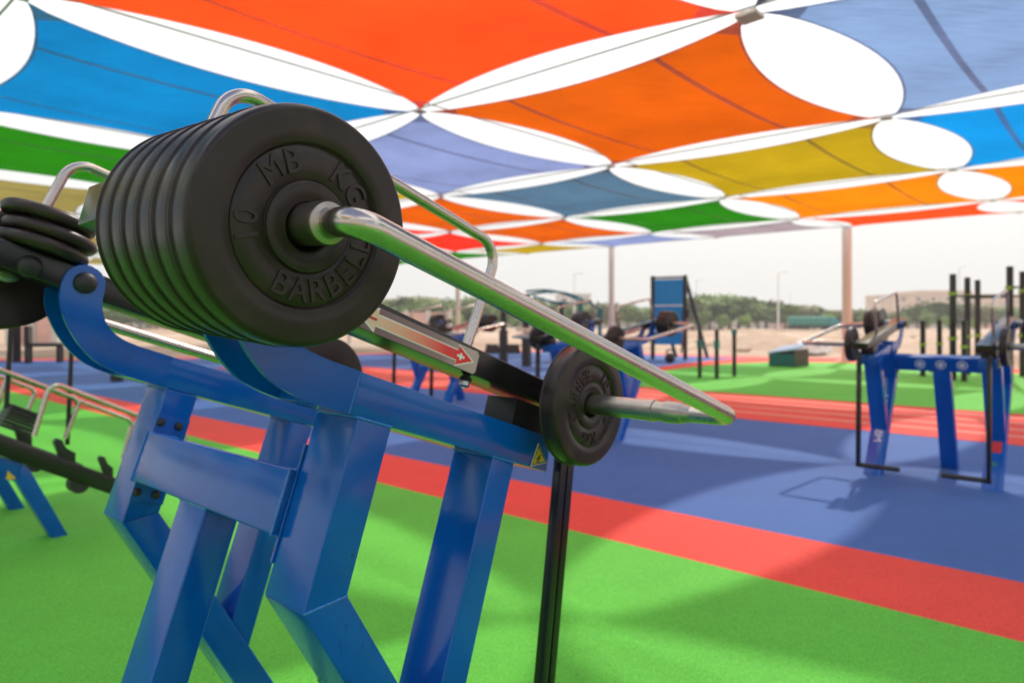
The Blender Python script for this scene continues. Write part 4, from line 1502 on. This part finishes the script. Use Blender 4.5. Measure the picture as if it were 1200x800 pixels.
# parked green truck / awning near the trees
tk = empty('covered_truck', tuple(at(948, 88)))
tag(tk, 'long dark green covered truck parked before the far trees', 'truck')
bm = bmesh.new(); box(bm, -2.3, 2.0, -1.1, 1.1, .7, 1.85, .25, 3); finish('cover', bm, mat_plain('green_tarpaulin', (0.02, 0.17, 0.13), 0.6), tk)
bm = bmesh.new(); prism(bm, [Vector(p) for p in ((2.05, -1, .5), (3.3, -1, .5), (3.3, -1, 1.2), (2.8, -1, 1.75), (2.05, -1, 1.8))], [Vector(p) for p in ((2.05, 1, .5), (3.3, 1, .5), (3.3, 1, 1.2), (2.8, 1, 1.75), (2.05, 1, 1.8))], .06); finish('cab', bm, M['teal'], tk)
bm = bmesh.new(); box(bm, -2.4, 3.2, -1, 1, .45, .68, .02); finish('chassis', bm, M['black'], tk)
for x in (-1.7, -.8, 2.6):
    for y in (-1.05, 1.05):
        bm = bmesh.new(); q = Matrix.Translation((x, y, .42)) @ Vector((0, 1, 0)).to_track_quat('Z', 'Y').to_matrix().to_4x4()
        lathe(bm, [(0, -.15), (.42, -.15), (.42, .15), (0, .15)], 20, q); finish('wheel', bm, M['black_plastic'], tk)

# street lamps
def lamp(px, Y, ytop, label, arm=1.2):
    root = empty('street_lamp', tuple(at(px, Y)))
    tag(root, label, 'street lamp', 'street lamps')
    h = HT(ytop, Y)
    bm = bmesh.new(); tube(bm, [(0, 0, 0), (0, 0, h)], [.12, .07], 10); finish('pole', bm, M['lamp'], root)
    bm = bmesh.new(); tube(bm, [(0, 0, h - .05), (arm * .5, 0, h + .12)], .05, 8); finish('arm', bm, M['lamp'], root)
    bm = bmesh.new(); box(bm, arm * .5 - .1, arm * .5 + .5, -.15, .15, h + .05, h + .17, .04); finish('lamp_head', bm, M['lamp'], root)
lamp(673, 85, 321, 'street lamp just right of the steel tube, above the teal frame')
lamp(912, 85, 320, 'tall street lamp left of the thick column')
lamp(816, 120, 329, 'distant street lamp right of the blue climbing board')
lamp(1124, 110, 313, 'street lamp rising behind the pull-up rig')
lamp(926, 160, 343, 'small far street lamp beside the tall one', .8)

# ---------------------------------------------------------------- hazy desert air
bm = bmesh.new()
box(bm, -420, 420, -60, 420, -1.6, 14)
hz = finish('haze', bm, None, None, False)
hm = bpy.data.materials.new('hazy_air')
hm.use_nodes = True
hn = hm.node_tree
hn.nodes.remove(hn.nodes['Principled BSDF'])
pv = hn.nodes.new('ShaderNodeVolumePrincipled')
pv.inputs['Color'].default_value = (0.95, 0.95, 0.95, 1)
pv.inputs['Density'].default_value = 0.0012
pv.inputs['Anisotropy'].default_value = 0.2
hn.links.new(pv.outputs[0], hn.nodes['Material Output'].inputs['Volume'])
hz.data.materials.append(hm)
hz['kind'] = 'stuff'
